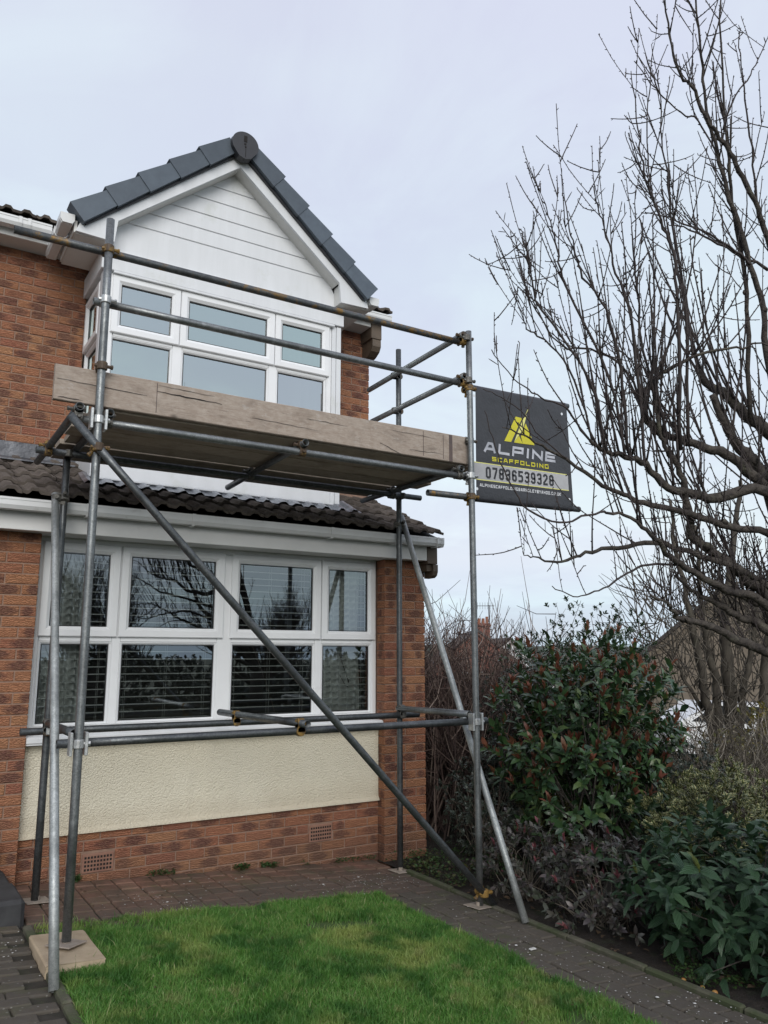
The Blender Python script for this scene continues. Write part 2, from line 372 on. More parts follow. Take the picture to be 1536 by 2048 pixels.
MAT = dict(
    brick=brick_material(),
    mortar=simple('mortar', (.31, .20, .145), (.24, .155, .115), 30, .95, bump=.4, bsc=150),
    upvc=simple('white_upvc', (.80, .81, .82), (.76, .77, .78), 3, .32, spec=.45, dirt=((.50, .50, .48), .22, 2.6)),
    upvc2=simple('gloss_white_trim', (.71, .725, .745), (.66, .675, .69), 2, .38, stretch=(5, 5, .6), dirt=((.52, .54, .48), .30, 2.2)),
    gutter=simple('white_gutter', (.72, .73, .73), (.66, .67, .67), 5, .35, dirt=((.40, .39, .36), .25, 5)),
    fascia=simple('fascia_white', (.70, .70, .69), (.63, .63, .62), 2.5, .5, dirt=((.42, .41, .38), .25, 3), bump=.15, bsc=30),
    soffit=simple('soffit_white', (.66, .66, .64), (.60, .60, .58), 4, .6),
    corbel=simple('brown_corbel', (.12, .088, .062), (.088, .066, .048), 6, .6),
    verge=simple('slate_grey_verge', (.072, .094, .118), (.058, .076, .098), 9, .48, obj=.16, bump=.2, bsc=60, dirt=((.10, .12, .14), .25, 6)),
    verge_dark=simple('dark_plastic', (.03, .032, .038), (.022, .023, .028), 9, .5),
    tile=simple('concrete_tile', (.135, .115, .100), (.082, .070, .062), 7, .97, obj=.3, bump=.7, bsc=90, bd=.006, dirt=((.19, .17, .135), .3, 11), spec=.08),
    underlay=simple('roof_underlay', (.02, .019, .018)),
    lead=simple('lead_flashing', (.16, .165, .18), (.075, .078, .088), 6, .5, .5, bump=.5, bsc=14, bd=.02, dirt=((.34, .35, .37), .3, 5)),
    newlead=simple('bright_flashing', (.42, .44, .47), (.22, .235, .26), 9, .36, .7, bump=.9, bsc=18, bd=.02),
    airbrick=simple('terracotta', (.30, .165, .115), (.24, .125, .09), 12, .85, bump=.3, bsc=80),
    black=simple('black_void', (.012, .010, .009), rough=.9),
    rubber=simple('black_gasket', (.012, .012, .013), rough=.5),
    glass=glass_material('window_glass', tint=(.74, .79, .78), refl=2.6, tints=((.86, .95, 1.0), (.86, .95, 1.0))),
    glass_up=glass_material('upper_window_glass', refl=7.4, tints=((.78, .90, .88), (.86, .86, .92))),
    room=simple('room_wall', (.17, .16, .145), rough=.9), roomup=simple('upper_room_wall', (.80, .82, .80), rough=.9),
    blindslat=simple('blind_slat', (.66, .66, .64), rough=.5), cord=simple('blind_cord', (.5, .5, .48)),
    curtain=simple('curtain_cloth', (.80, .80, .78), (.70, .70, .68), 5, .9, bump=.3, bsc=200),
    steel=steel('galvanised_tube', (.165, .175, .178), (.27, .285, .288)),
    steel_d=steel('dull_grey_tube', (.085, .092, .096), (.15, .16, .165), .12),
    steel_l=steel('bright_galvanised_tube', (.28, .30, .295), (.44, .46, .455), 0., .5, .6),
    steel_r=steel('rusty_tube', (.075, .08, .085), (.13, .14, .145), .45, .5, .6, (.24, .145, .05)),
    coupler=steel('coupler_steel', (.09, .085, .075), (.19, .185, .17), .35, .55, .6),
    coupler_y=steel('yellow_painted_coupler', (.20, .115, .03), (.31, .19, .045), .62, .6, .15, (.075, .05, .032)),
    coupler_b=steel('bright_coupler', (.42, .43, .43), (.62, .63, .62), .12, .4, .7),
    plate=simple('base_plate_steel', (.36, .31, .26), (.26, .22, .18), 25, .8, bump=.3),
    toe=wood('weathered_board', (.27, .215, .175), (.40, .345, .295), (.05, .038, .032)),
    deck=wood('deck_board', (.30, .255, .205), (.42, .36, .30), (.08, .064, .052)),
    sole=simple('buff_sole', (.46, .37, .255), (.36, .28, .19), 8, .9, bump=.5, bsc=70, dirt=((.15, .12, .08), .25, 9)),
    band=simple('board_end_band', (.12, .085, .075), (.09, .07, .065), 20, .6),
    cloth=simple('banner_cloth', (.040, .041, .047), (.034, .035, .041), 3, .42, bump=.55, bsc=5, bd=.03),
    yellow=simple('banner_yellow', (.66, .60, .03), (.58, .52, .03), 4, .5), yellow2=simple('banner_pale_yellow', (.80, .76, .25), (.70, .68, .22), 4, .5),
    silver=simple('banner_silver', (.62, .63, .68), (.36, .37, .41), 6, .5), grey=simple('banner_grey', (.46, .46, .47), (.26, .26, .27), 1.6, .5),
    ink=simple('banner_ink', (.030, .031, .036)), white=simple('banner_white', (.70, .71, .73)),
    eyelet=simple('eyelet', (.75, .76, .78), rough=.3, metal=.3),
    pave_r=paving_material('red_paving', [(0., (.25, .135, .098)), (.3, (.20, .108, .08)), (.6, (.27, .158, .115)), (.85, (.16, .115, .092)), (1., (.235, .132, .095))], .25),
    pave_d=paving_material('dark_paving', [(0., (.170, .135, .098)), (.35, (.118, .097, .076)), (.7, (.195, .155, .112)), (1., (.14, .115, .086))], .55),
    sand=simple('joint_sand', (.045, .038, .030), (.028, .026, .018), 14, .95, bump=.6, bsc=120, dirt=((.045, .06, .02), .35, 4)),
    kerb=simple('edging_concrete', (.12, .11, .082), (.075, .07, .05), 9, .92, bump=.7, bsc=70, dirt=((.055, .068, .03), .5, 5)),
    stone=simple('dark_stone', (.052, .053, .055), (.032, .032, .034), 7, .9, bump=.7, bsc=50, dirt=((.42, .42, .41), .13, 9)),
    soil=simple('bed_soil', (.030, .022, .016), (.018, .014, .011), 18, .95, bump=1., bsc=60, bd=.02, dirt=((.03, .045, .014), .35, 5)),
    lawn=simple('lawn_earth', (.055, .10, .02), (.04, .07, .016), 12, .95, bump=.6, bsc=90),
    field=simple('far_ground', (.06, .075, .035), (.075, .07, .045), .6, .95),
    road=simple('asphalt', (.05, .05, .052), (.04, .04, .042), 9, .9),
    bark=simple('tree_bark', (.095, .083, .072), (.042, .037, .035), 26, .9, bump=1., bsc=55, bd=.012, dirt=((.16, .155, .115), .32, 12), spec=.15),
    twig=simple('twig_bark', (.060, .048, .045), (.038, .031, .031), 20, .7, spec=.3),
    bark2=simple('grey_bark', (.105, .092, .072), (.055, .047, .039), 16, .92, bump=.7, bsc=60, stretch=(1, 1, .3), dirt=((.10, .11, .06), .25, 7)),
    hedge=None,
    palestem=simple('pale_stem', (.20, .17, .13), (.13, .11, .085), 20, .85),
    pebble=simple('white_fleck', (.62, .62, .60), (.5, .5, .47), 40, .8),
    apple=simple('yellow_apple', (.42, .27, .06), (.36, .17, .05), 25, .4),
    pot=simple('clay_pot', (.16, .10, .05), (.09, .075, .04), 8, .8),
    render=None, grass=None)
def render_material():
    g = N('cream_render'); W = g.co('World'); v = g.vor(W, 75); n = g.noise(W, 110, 4, .6)
    col = g.mix(g.ramp(g.noise(W, 1.6, 5, .6), [(.35, 0.), (.65, 1.)]), (.76, .70, .55), (.80, .745, .60))
    col = g.mix(g.ramp(g.noise(W, 8, 6, .7), [(.60, 0.), (.75, .3)]), col, (.52, .47, .36))
    sz = g.n('ShaderNodeSeparateXYZ'); g.set(sz.inputs[0], W)
    col = g.mix(g.ramp(g.noise(g.co('World', (7, 7, .7)), 2.2, 6, .65), [(.56, 0.), (.74, .18)]), col, (.50, .46, .37))
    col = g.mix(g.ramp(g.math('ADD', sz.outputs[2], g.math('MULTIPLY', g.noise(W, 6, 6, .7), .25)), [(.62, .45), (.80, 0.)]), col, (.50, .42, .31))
    b = g.bump(g.math('ADD', g.math('MULTIPLY', v, -.8), n), .9, .009)
    return g.pbr(col, .9, 0., b, .25)
MAT['render'] = render_material()
def grass_material():
    g = N('grass_blade'); W = g.co('World'); r = g.rand()
    a = g.ramp(r, [(0., (.068, .190, .030)), (.35, (.096, .245, .040)), (.62, (.128, .280, .056)), (.88, (.180, .315, .080)), (.97, (.26, .31, .11)), (1., (.42, .38, .22))])
    col = g.mix(g.ramp(g.noise(W, 1.5, 4, .6), [(.50, 0.), (.64, .9)]), a, (.30, .36, .10))
    col = g.mix(g.ramp(g.noise(W, 3.6, 4, .6, .4), [(.47, 0.), (.60, .9)]), col, (.040, .135, .022))
    col = g.mix(g.ramp(g.noise(W, 6.5, 5, .65), [(.58, 0.), (.70, .6)]), col, (.34, .33, .14))
    g.pbr(col, .5, 0., None, .35)
    t = g.n('ShaderNodeBsdfTranslucent'); g.set(t.inputs[0], col); mx = g.n('ShaderNodeMixShader'); mx.inputs[0].default_value = .25
    g.t.links.new(g.bsdf.outputs[0], mx.inputs[1]); g.t.links.new(t.outputs[0], mx.inputs[2]); g.t.links.new(mx.outputs[0], g.o.inputs[0])
    return g.m
MAT['grass'] = grass_material()
def twig_material(name, stops):
    g = N(name); return g.pbr(g.ramp(g.rand(), stops), .8, 0., None, .3)
MAT['hedge'] = twig_material('red_brown_twig', [(0., (.035, .024, .022)), (.45, (.075, .050, .044)), (.75, (.15, .105, .09)), (1., (.30, .24, .20))])
MAT['tangle'] = twig_material('grey_twig', [(0., (.040, .034, .028)), (.5, (.10, .085, .066)), (.8, (.19, .165, .13)), (1., (.33, .30, .25))])
LEAF = dict(
    vib=leaf_material('viburnum_leaf', [(.030, .070, .034), (.046, .100, .048), (.064, .125, .056), (.050, .100, .064)], .30, .5, .9),
    vib_y=leaf_material('viburnum_yellow_leaf', [(.12, .14, .025), (.08, .11, .02)], .4, .5, .8),
    photinia=leaf_material('photinia_leaf', [(.032, .070, .028), (.048, .100, .038), (.065, .125, .045), (.042, .085, .050), (.12, .17, .05)], .28),
    photinia_red=leaf_material('photinia_young_leaf', [(.24, .085, .055), (.17, .062, .040), (.28, .12, .070), (.14, .075, .035)], .4, trans=.25),
    purple=leaf_material('purple_leaf', [(.062, .052, .055), (.076, .066, .062), (.050, .068, .042), (.098, .078, .074), (.060, .078, .052)], .38),
    pink=leaf_material('pink_leaf', [(.20, .055, .062), (.14, .045, .055), (.24, .10, .095)], .45),
    euon=leaf_material('variegated_leaf', [(.055, .080, .024), (.075, .095, .034)], .45, .4, 0., (.52, .49, .24)),
    euony=leaf_material('golden_leaf', [(.20, .17, .03), (.26, .20, .05), (.09, .11, .025), (.14, .13, .03)], .45),
    holly=leaf_material('holly_leaf', [(.024, .046, .022), (.038, .068, .032), (.056, .086, .044)], .25, .6),
    dark=leaf_material('privet_leaf', [(.030, .040, .028), (.048, .060, .044), (.066, .078, .062), (.038, .060, .038)], .36),
    olive=leaf_material('olive_leaf', [(.06, .065, .018), (.045, .060, .018), (.08, .075, .02)], .5),
    weed=leaf_material('weed_leaf', [(.022, .055, .012), (.034, .075, .016), (.045, .085, .022)], .5),
    litter=leaf_material('dead_leaf', [(.10, .065, .035), (.06, .042, .028), (.14, .09, .05)], .8),
)

# ------------------------------------------------------------------ ground
def sheet(xs, ys, dz, name, mt, fz=gz):
    b = MB()
    for y in ys:
        for x in xs: b.v.append((x, y, fz(x) + dz))
    n = len(xs)
    for j in range(len(ys) - 1):
        for i in range(n - 1): b.f.append((j * n + i, j * n + i + 1, (j + 1) * n + i + 1, (j + 1) * n + i))
    return structure(name, b, mt)
sheet([-900, -300, -60, -20, -8, -4.5, -3.5, -2, -.5, 0, 1, 2.5, 5, 10, 20, 48, 120, 400, 1200],
      [-900, -300, -60, -25, -10, -6, -3, 0, 3, 8, 20, 60, 200, 600, 1500], -.06, 'ground', MAT['field'])
sheet([-.46, 0, 1, 2.5, 4.5, 7], [-9, -6, -3, 0, 3, 6], -.012, 'bed_soil', MAT['soil'])
sheet([-3.395, -3, -2, -1.085], [-9, -6, -3, -.93], -.008, 'lawn_base', MAT['lawn'])
lp = sheet([-12, -4.47, -3.44], [-9, -4, -.8, .12], -.016, 'front_path', MAT['sand'])
hp = sheet([-3.44, -2, -.52], [-.915, -.3, .11], -.012, 'house_path', MAT['sand'])
rp = sheet([-1.07, -.52], [-9, -4, -.915], -.014, 'side_path', MAT['sand'])
# road and the far side of the street behind the camera
sheet([-60, -20, 0, 30], [-20, -13.5], -.03, 'road', MAT['road'])

def paver_meshes(bw, bl, mt):
    r = []
    for k in range(5):
        b = MB(); g_ = .004; b.cbox((-bw / 2 + g_, -bl / 2 + g_, -.05), (bw / 2 - g_, bl / 2 - g_, 0), .007)
        b.v = [(x + random.uniform(-1, 1) * .0025, y + random.uniform(-1, 1) * .0025, z + random.uniform(-1, 1) * .0015) for x, y, z in b.v]
        me = b.mesh('paving_block'); me.materials.append(mt); r.append(me)
    return r

def lay_pavers(rootobj, x0, x1, y0, y1, bw, bl, mt, stag_x=0., stag_y=0., ymin=-6.0):
    meshes = paver_meshes(bw, bl, mt)
    j = 0; y = y1 - bl / 2
    while y > max(y0, ymin) - bl / 2:
        i = 0; x = x1 - bw / 2 - (stag_x * bw if j % 2 else 0)
        while x > x0 - bw * .3:
            yy = y - (stag_y * bl if i % 2 else 0)
            px, py, d = proj((x, yy, gz(x)))
            if d > .3 and -90 < px < 1626 and py < 2150:
                mt4 = Matrix.Translation((x + random.uniform(-.002, .002), yy + random.uniform(-.002, .002), gz(x) + random.uniform(-.004, .003))) @ \
                    Matrix.Rotation(random.gauss(0, .012), 4, 'Z') @ Matrix.Rotation(math.atan(.068) if x < -.5 else 0, 4, 'Y') @ Matrix.Rotation(random.gauss(0, .008), 4, 'X')
                piece('paving_block', random.choice(meshes), rootobj, mt4)
            x -= bw; i += 1
        y -= bl; j += 1
lay_pavers(hp, -3.42, -.51, -.92, .085, .138, .152, MAT['pave_r'], 0., 0.)
lay_pavers(rp, -1.05, -.51, -9, -.925, .138, .175, MAT['pave_d'], 0., .5)
lay_pavers(lp, -4.6, -3.45, -9, -.42, .2, .1, MAT['pave_d'], .5, 0.)
# concrete edgings
def edging(x0, x1, ys, top, bot=-.1):
    b = MB()
    for y0, y1 in zip(ys[:-1], ys[1:]):
        t = top + random.uniform(-.006, .006); dx = random.uniform(-.004, .004)
        b.cbox((x0 + dx, min(y0, y1) + .003, gz(x0) + bot), (x1 + dx, max(y0, y1) - .003, gz(x0) + t), .008)
    return structure('kerb', b, MAT['kerb'])
edging(-.508, -.462, [-.42 - .6 * i for i in range(11)], .022)
edging(-3.445, -3.398, [-.9 - .6 * i for i in range(9)], .012)

# grass
def grass(n, x0, x1, y0, y1):
    x = rng.uniform(x0, x1, n); y = y0 + (y1 - y0) * rng.random(n)
    nz = lambda k, o: np.array([mnoise.noise(Vector((a * k, b_ * k, o))) for a, b_ in zip(x, y)])
    rag = nz(7., 1.) * .05; ex = np.minimum(np.minimum(x - x0, x1 - x), y1 - y) + rag; bare = nz(2.4, 7.)
    keep_ = (ex > .025 * rng.random(n)) & (bare > -.62 + .35 * rng.random(n))
    x, y, ex = x[keep_], y[keep_], ex[keep_]; n = len(x); tuft = nz(3.1, 5.) + .5 * nz(11., 3.)
    h = .024 + .022 * rng.random(n) ** 1.5 + .020 * np.clip(tuft, -.8, 1); h[rng.random(n) < .012] *= 1.9
    h *= np.where(ex < .07, .75 + .5 * rng.random(n), 1.0)
    z = np.where(x < -.5, -.068 * (x + .5), 0.) - .008
    a = rng.uniform(0, 2 * math.pi, n); ln = rng.normal(.0, .75, n); la = rng.uniform(0, 2 * math.pi, n) * .6 + .5
    wd = .0012 + .0011 * rng.random(n)
    dx, dy = np.cos(a) * wd, np.sin(a) * wd
    lx, ly = np.cos(la) * ln, np.sin(la) * ln
    V = np.empty((n, 5, 3))
    V[:, 0] = np.stack([x - dx, y - dy, z], 1); V[:, 1] = np.stack([x + dx, y + dy, z], 1)
    V[:, 2] = np.stack([x + dx * .8 + lx * h * .4, y + dy * .8 + ly * h * .4, z + h * .62], 1); V[:, 3] = np.stack([x - dx * .8 + lx * h * .4, y - dy * .8 + ly * h * .4, z + h * .62], 1)
    V[:, 4] = np.stack([x + lx * h * 1.05, y + ly * h * 1.05, z + h], 1)
    base = np.arange(n) * 5
    F = np.concatenate([np.stack([base, base + 1, base + 2], 1), np.stack([base, base + 2, base + 3], 1), np.stack([base + 3, base + 2, base + 4], 1)])
    o = np_mesh('grass', V.reshape(-1, 3), F, MAT['grass']); o['kind'] = 'stuff'; return o
grass(230000, -3.41, -1.05, -3.9, -.90)

# ------------------------------------------------------------------ the house
HOUSE = root('brick_house', (-1.7, 2.0, 0), 'red brick house with white bay windows and a white clad gable', 'house')
HL = []                                          # every brick: parent, matrix, visible size
def brick_mesh(ln, name='brick'):
    b = MB(); h, dp, c = .065, .05, .004
    b.add([(-ln / 2, dp, -h / 2), (ln / 2, dp, -h / 2), (ln / 2, dp, h / 2), (-ln / 2, dp, h / 2),
           (-ln / 2, c, -h / 2), (ln / 2, c, -h / 2), (ln / 2, c, h / 2), (-ln / 2, c, h / 2),
           (-ln / 2 + c, 0, -h / 2 + c), (ln / 2 - c, 0, -h / 2 + c), (ln / 2 - c, 0, h / 2 - c), (-ln / 2 + c, 0, h / 2 - c)],
          [(0, 1, 5, 4), (1, 2, 6, 5), (2, 3, 7, 6), (3, 0, 4, 7), (4, 5, 9, 8), (5, 6, 10, 9), (6, 7, 11, 10), (7, 4, 8, 11), (8, 9, 10, 11)])
    me = b.mesh(name); uv = me.uv_layers.new(name='UVMap')
    for l in me.loops:
        p = me.vertices[l.vertex_index].co; uv.data[l.index].uv = (p.x / ln + .5, p.z / h + .5)
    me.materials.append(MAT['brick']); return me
BM = {}
def brick_of(ln):
    k = round(ln, 3)
    if k not in BM: BM[k] = brick_mesh(k)
    return BM[k]
def courses(parent, z0, z1, spans, face, y, flip=None):
    """spans(k) gives the brick ends of course k; face 'front' looks to -Y at depth y, 'left' looks to -X at x = y"""
    k = math.floor((z0 - .05) / .075)
    while .05 + .075 * k < z1 - .02:
        zb, zt = .05 + .075 * k + .005, .05 + .075 * k + .070
        if zb > z0 - .045:
            for a, e in spans(k):
                if e - a < .02: continue
                ln = e - a; cx = (a + e) / 2; zc_ = (zb + zt) / 2; jit = random.gauss(0, .0015)
                if face == 'front': mt4 = Matrix.Translation((cx, y + jit, zc_)) @ Matrix.Rotation(random.gauss(0, .004), 4, 'Z')
                else: mt4 = Matrix.Translation((y + jit, cx, zc_)) @ Matrix.Rotation(-math.pi / 2, 4, 'Z')
                px, py, d = proj(mt4.translation)
                vis = (FPX / d) ** 2 * ln * (abs(RT[0]) if face == 'front' else .35) if (-20 < px < 1556 and -20 < py < 2068) else 0
                HL.append((vis, parent, ln, mt4))
        k += 1
def bond(x0, x1, odd_start):                     # running bond from the right end x1 leftwards
    def f(k):
        r = []; e = x1; first = .1025 if (k % 2 == 0) == odd_start else .215
        while e > x0 + .02:
            a = max(x0, e - first); r.append((a, e)); e = a - .01; first = .215
        return r
    return f
MM = MAT['mortar']
b = MB(); b.box((-7, .007, -.3), (-3.368, .30, 2.60)); wl = part('wall', b, MM, HOUSE)
courses(wl, .1, 2.56, bond(-6, -3.365, True), 'front', 0.0)
b = MB(); b.box((-.432, .007, -.3), (-.007, .6, 2.60)); pier = part('pier', b, MM, HOUSE)
def pier_spans(k): return [(-.44, -.328), (-.318, -.110), (-.10, 0.)] if k % 2 == 0 else [(-.44, -.222), (-.212, 0.)]
courses(pier, -.1, 2.58, pier_spans, 'front', 0.0)
courses(pier, -.1, 2.58, lambda k: [(.004, .13)], 'left', -.44)
b = MB(); b.box((-3.366, .107, -.3), (-.442, .35, .492)); pl = part('plinth', b, MM, HOUSE)
AIR = [(-2.92, -2.70, .204, .333), (-1.12, -.903, .204, .338)]
pb = bond(-3.36, -.445, False)
def plinth_spans(k):
    r = []
    zc_ = .05 + .075 * k + .037
    for a, e in pb(k):
        cuts = [(a, e)]
        for ax0, ax1, az0, az1 in AIR:
            if az0 - .03 < zc_ < az1 + .03:
                nc = []
                for p, q in cuts:
                    if q <= ax0 or p >= ax1: nc.append((p, q))
                    else:
                        if p < ax0 - .008: nc.append((p, ax0 - .008))
                        if q > ax1 + .008: nc.append((ax1 + .008, q))
                cuts = nc
        r += cuts
    return r
courses(pl, -.05, .475, plinth_spans, 'front', .10)
for ax0, ax1, az0, az1 in AIR:
    b = MB(); b.cbox((ax0, .094, az0), (ax1, .14, az1), .004); ab = part('air_brick', b, MAT['airbrick'], HOUSE)
    b = MB()
    for i in range(9):
        for j in range(4):
            cx = ax0 + .022 + (ax1 - ax0 - .044) * i / 8; cz = az0 + .024 + (az1 - az0 - .048) * j / 3
            b.box((cx - .0068, .0915, cz - .0075), (cx + .0068, .1, cz + .0075))
    part('vent_hole', b, MAT['black'], ab)
# cream render panel with its bell-cast foot
b = MB(); b.prism([(.16, .486), (.075, .482), (.078, .492), (.096, .515), (.10, .56), (.10, 1.10), (.16, 1.10)], 0, -3.362, -.444)
part('render_panel', b, MAT['render'], HOUSE)
# upper wall
b = MB(); b.box((-7, 1.027, 3.0), (-2.99, 1.3, 5.30)); wu = part('wall', b, MM, HOUSE)
courses(wu, 3.40, 5.22, bond(-6, -2.995, True), 'front', 1.02)
b = MB(); b.box((-.75, 1.027, 3.0), (-.007, 1.3, 5.30)); wr = part('wall', b, MM, HOUSE)
courses(wr, 3.40, 5.22, bond(-.76, 0, True), 'front', 1.02)
# side and back walls, floor and ceilings (seen only from elsewhere)
b = MB(); b.box((-.25, .6, -2), (-.002, 8, 2.95)); b.box((-.25, 1.3, 2.95), (-.002, 8, 5.3)); b.box((-7, 7.7, -2), (-.25, 8, 5.3)); b.box((-7.3, 0.3, -2), (-7, 8, 5.3))
b.box((-7, 1.31, 2.75), (-.25, 7.7, 2.95)); b.prism([(1.3, 5.3), (7.9, 5.3), (4.6, 6.85)], 0, -.25, -.03)
part('side_wall', b, MM, HOUSE)

# rooms seen through the glass
def room(x0, x1, y0, y1, z0, z1, mt, name='room'):
    b = MB(); V = [(x0, y0, z0), (x1, y0, z0), (x1, y1, z0), (x0, y1, z0), (x0, y0, z1), (x1, y0, z1), (x1, y1, z1), (x0, y1, z1)]
    b.add(V, [(0, 1, 2, 3), (4, 7, 6, 5), (1, 5, 6, 2), (2, 6, 7, 3), (3, 7, 4, 0)]); part(name, b, mt, HOUSE)
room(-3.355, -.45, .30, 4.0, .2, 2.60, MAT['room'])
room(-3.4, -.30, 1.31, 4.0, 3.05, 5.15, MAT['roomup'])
b = MB(); b.add([(-2.95, .42, 5.02), (-.78, .42, 5.02), (-.78, 1.31, 5.02), (-2.95, 1.31, 5.02), (-2.95, .42, 3.58), (-.78, .42, 3.58), (-.78, 1.31, 3.58), (-2.95, 1.31, 3.58), (-.78, 1.0, 3.6), (-.78, 1.3, 3.6), (-.78, 1.3, 5.02), (-.78, 1.0, 5.02)],
    [(0, 1, 2, 3), (4, 5, 6, 7), (8, 9, 10, 11)]); part('bay_lining', b, MAT['roomup'], HOUSE)

# ---- windows
FR_P = lambda w_, y0, d: [(0, y0 + d), (0, y0 + .004), (.004, y0), (w_ - .012, y0), (w_, y0 + .016), (w_, y0 + d)]
def window(name, y, outer, mull, transom, cells, sashes, T=None, fw=.05, gmat='glass', label=None):
    """outer frame, mullions and transom; cells are fixed lights, sashes open; every pane its own sub-part"""
    x0, x1, z0, z1 = outer; b = MB(); b.ring(x0, x1, z0, z1, FR_P(fw, y, .065), T)
    tr = T or (lambda p: p)
    def bar(a, c):
        q = MB(); q.cbox(a, c, .005); b.add([tr(p) for p in q.v], q.f)
    for xa, xb in mull: bar((xa, y + .003, z0 + fw - .004), (xb, y + .06, z1 - fw + .004))
    for xa, xb, za, zb in transom: bar((xa, y + .0045, za), (xb, y + .058, zb))
    win = part(name, b, MAT['upvc'], HOUSE, label=label)
    for (a, c, d, e) in cells:
        b = MB(); b.ring(a, c, d, e, [(0, y + .05), (0, y + .008), (.004, y + .006), (.016, y + .018), (.02, y + .05)], T); part('glazing_bead', b, MAT['upvc'], win)
        b = MB(); b.ring(a + .0205, c - .0205, d + .0205, e - .0205, [(0, y + .045), (0, y + .022), (.004, y + .022), (.004, y + .045)], T); part('gasket', b, MAT['rubber'], win)
        b = MB(); b.add([tr(p) for p in [(a + .018, y + .030, d + .018), (c - .018, y + .030, d + .018), (c - .018, y + .030, e - .018), (a + .018, y + .030, e - .018)]], [(0, 1, 2, 3)]); part('pane', b, MAT[gmat], win)
    for (a, c, d, e) in sashes:
        b = MB(); b.ring(a, c, d, e, [(0, y + .05), (0, y - .016), (.006, y - .022), (.050, y - .022), (.058, y - .016), (.074, y - .004), (.078, y + .05)], T); part('sash', b, MAT['upvc'], win)
        b = MB(); b.ring(a + .0785, c - .0785, d + .0785, e - .0785, [(0, y + .03), (0, y + .002), (.004, y + .002), (.004, y + .03)], T); part('gasket', b, MAT['rubber'], win)
        b = MB(); b.add([tr(p) for p in [(a + .07, y + .012, d + .07), (c - .07, y + .012, d + .07), (c - .07, y + .012, e - .07), (a + .07, y + .012, e - .07)]], [(0, 1, 2, 3)]); part('pane', b, MAT[gmat], win)
    return win
yw = .14
lw = window('bay_window', yw, (-3.360, -.446, 1.18, 2.60), [(-2.795, -2.731), (-1.962, -1.84), (-1.068, -1.003)], [(-3.31, -2.796, 1.832, 1.885), (-2.730, -1.963, 1.832, 1.885), (-1.839, -1.069, 1.832, 1.885), (-1.002, -.495, 1.832, 1.885)],
       [(-3.31, -2.796, 1.23, 1.831), (-2.730, -1.963, 1.23, 1.831), (-1.839, -1.069, 1.23, 1.831), (-1.002, -.496, 1.23, 1.831)],
       [(-3.325, -2.766, 1.868, 2.565), (-2.754, -1.920, 1.868, 2.565), (-1.858, -1.024, 1.868, 2.565), (-1.014, -.463, 1.868, 2.565)], label='white ground floor bay window with four columns of panes')
b = MB(); b.prism([(.20, 1.178), (.03, 1.168), (.012, 1.158), (.012, 1.128), (.022, 1.125), (.022, 1.112), (.03, 1.112), (.034, 1.132), (.10, 1.135), (.20, 1.135)], 0, -3.362, -.447); part('sill', b, MAT['upvc'], lw)
# upper bay
yb = .33
uw = window('bay_window', yb + .02, (-2.935, -.832, 3.58, 4.905), [(-2.383, -2.300), (-1.480, -1.402)], [(-2.885, -2.384, 4.345, 4.40), (-2.299, -1.481, 4.345, 4.40), (-1.401, -.882, 4.345, 4.40)],
       [(-2.905, -2.384, 3.63, 4.344), (-2.299, -1.481, 3.63, 4.344), (-1.401, -.888, 3.63, 4.344)],
       [(-2.915, -2.335, 4.372, 4.884), (-2.330, -1.438, 4.372, 4.884), (-1.432, -.862, 4.372, 4.884)], gmat='glass_up', label='white upstairs bay window under the gable')
Tl = lambda p: (-3.0 + (p[1] - yb), p[0], p[2])  # the same built on the left return: x becomes depth
window('side_window', yb + .02, (.43, 1.01, 3.58, 4.86), [], [(.48, .96, 4.345, 4.40)], [(.48, .96, 3.63, 4.344)], [(.45, .99, 4.372, 4.845)], T=Tl, gmat='glass_up', label='narrow side window on the left return of the upstairs bay')
for qa, qb in (((-3.0, yb, 3.13), (-2.937, .428, 4.90)), ((-.830, yb + .008, 3.13), (-.786, 1.015, 4.90)), ((-.784, yb, 3.13), (-.735, 1.015, 4.90))): part('corner_post', MB().cbox(qa, qb, .005), MAT['upvc2'], uw)
b = MB(); b.cbox((-2.936, yb + .012, 3.135), (-.831, .42, 3.578), .004); b.cbox((-2.99, .43, 3.135), (-2.93, 1.02, 3.578), .004); bp = part('bay_panel', b, MAT['upvc2'], uw)
b = MB(); b.cbox((-3.022, yb - .02, 4.905), (-.735 + .018, 1.015, 5.088), .004); part('head_board', b, MAT['upvc2'], uw)
part('sill', MB().cbox((-2.95, yb - .004, 3.118), (-.80, .41, 3.134), .003), MAT['upvc2'], uw); part('head_trim', MB().cbox((-2.92, yb - .026, 4.882), (-.82, yb + .012, 4.903), .003), MAT['upvc2'], uw)

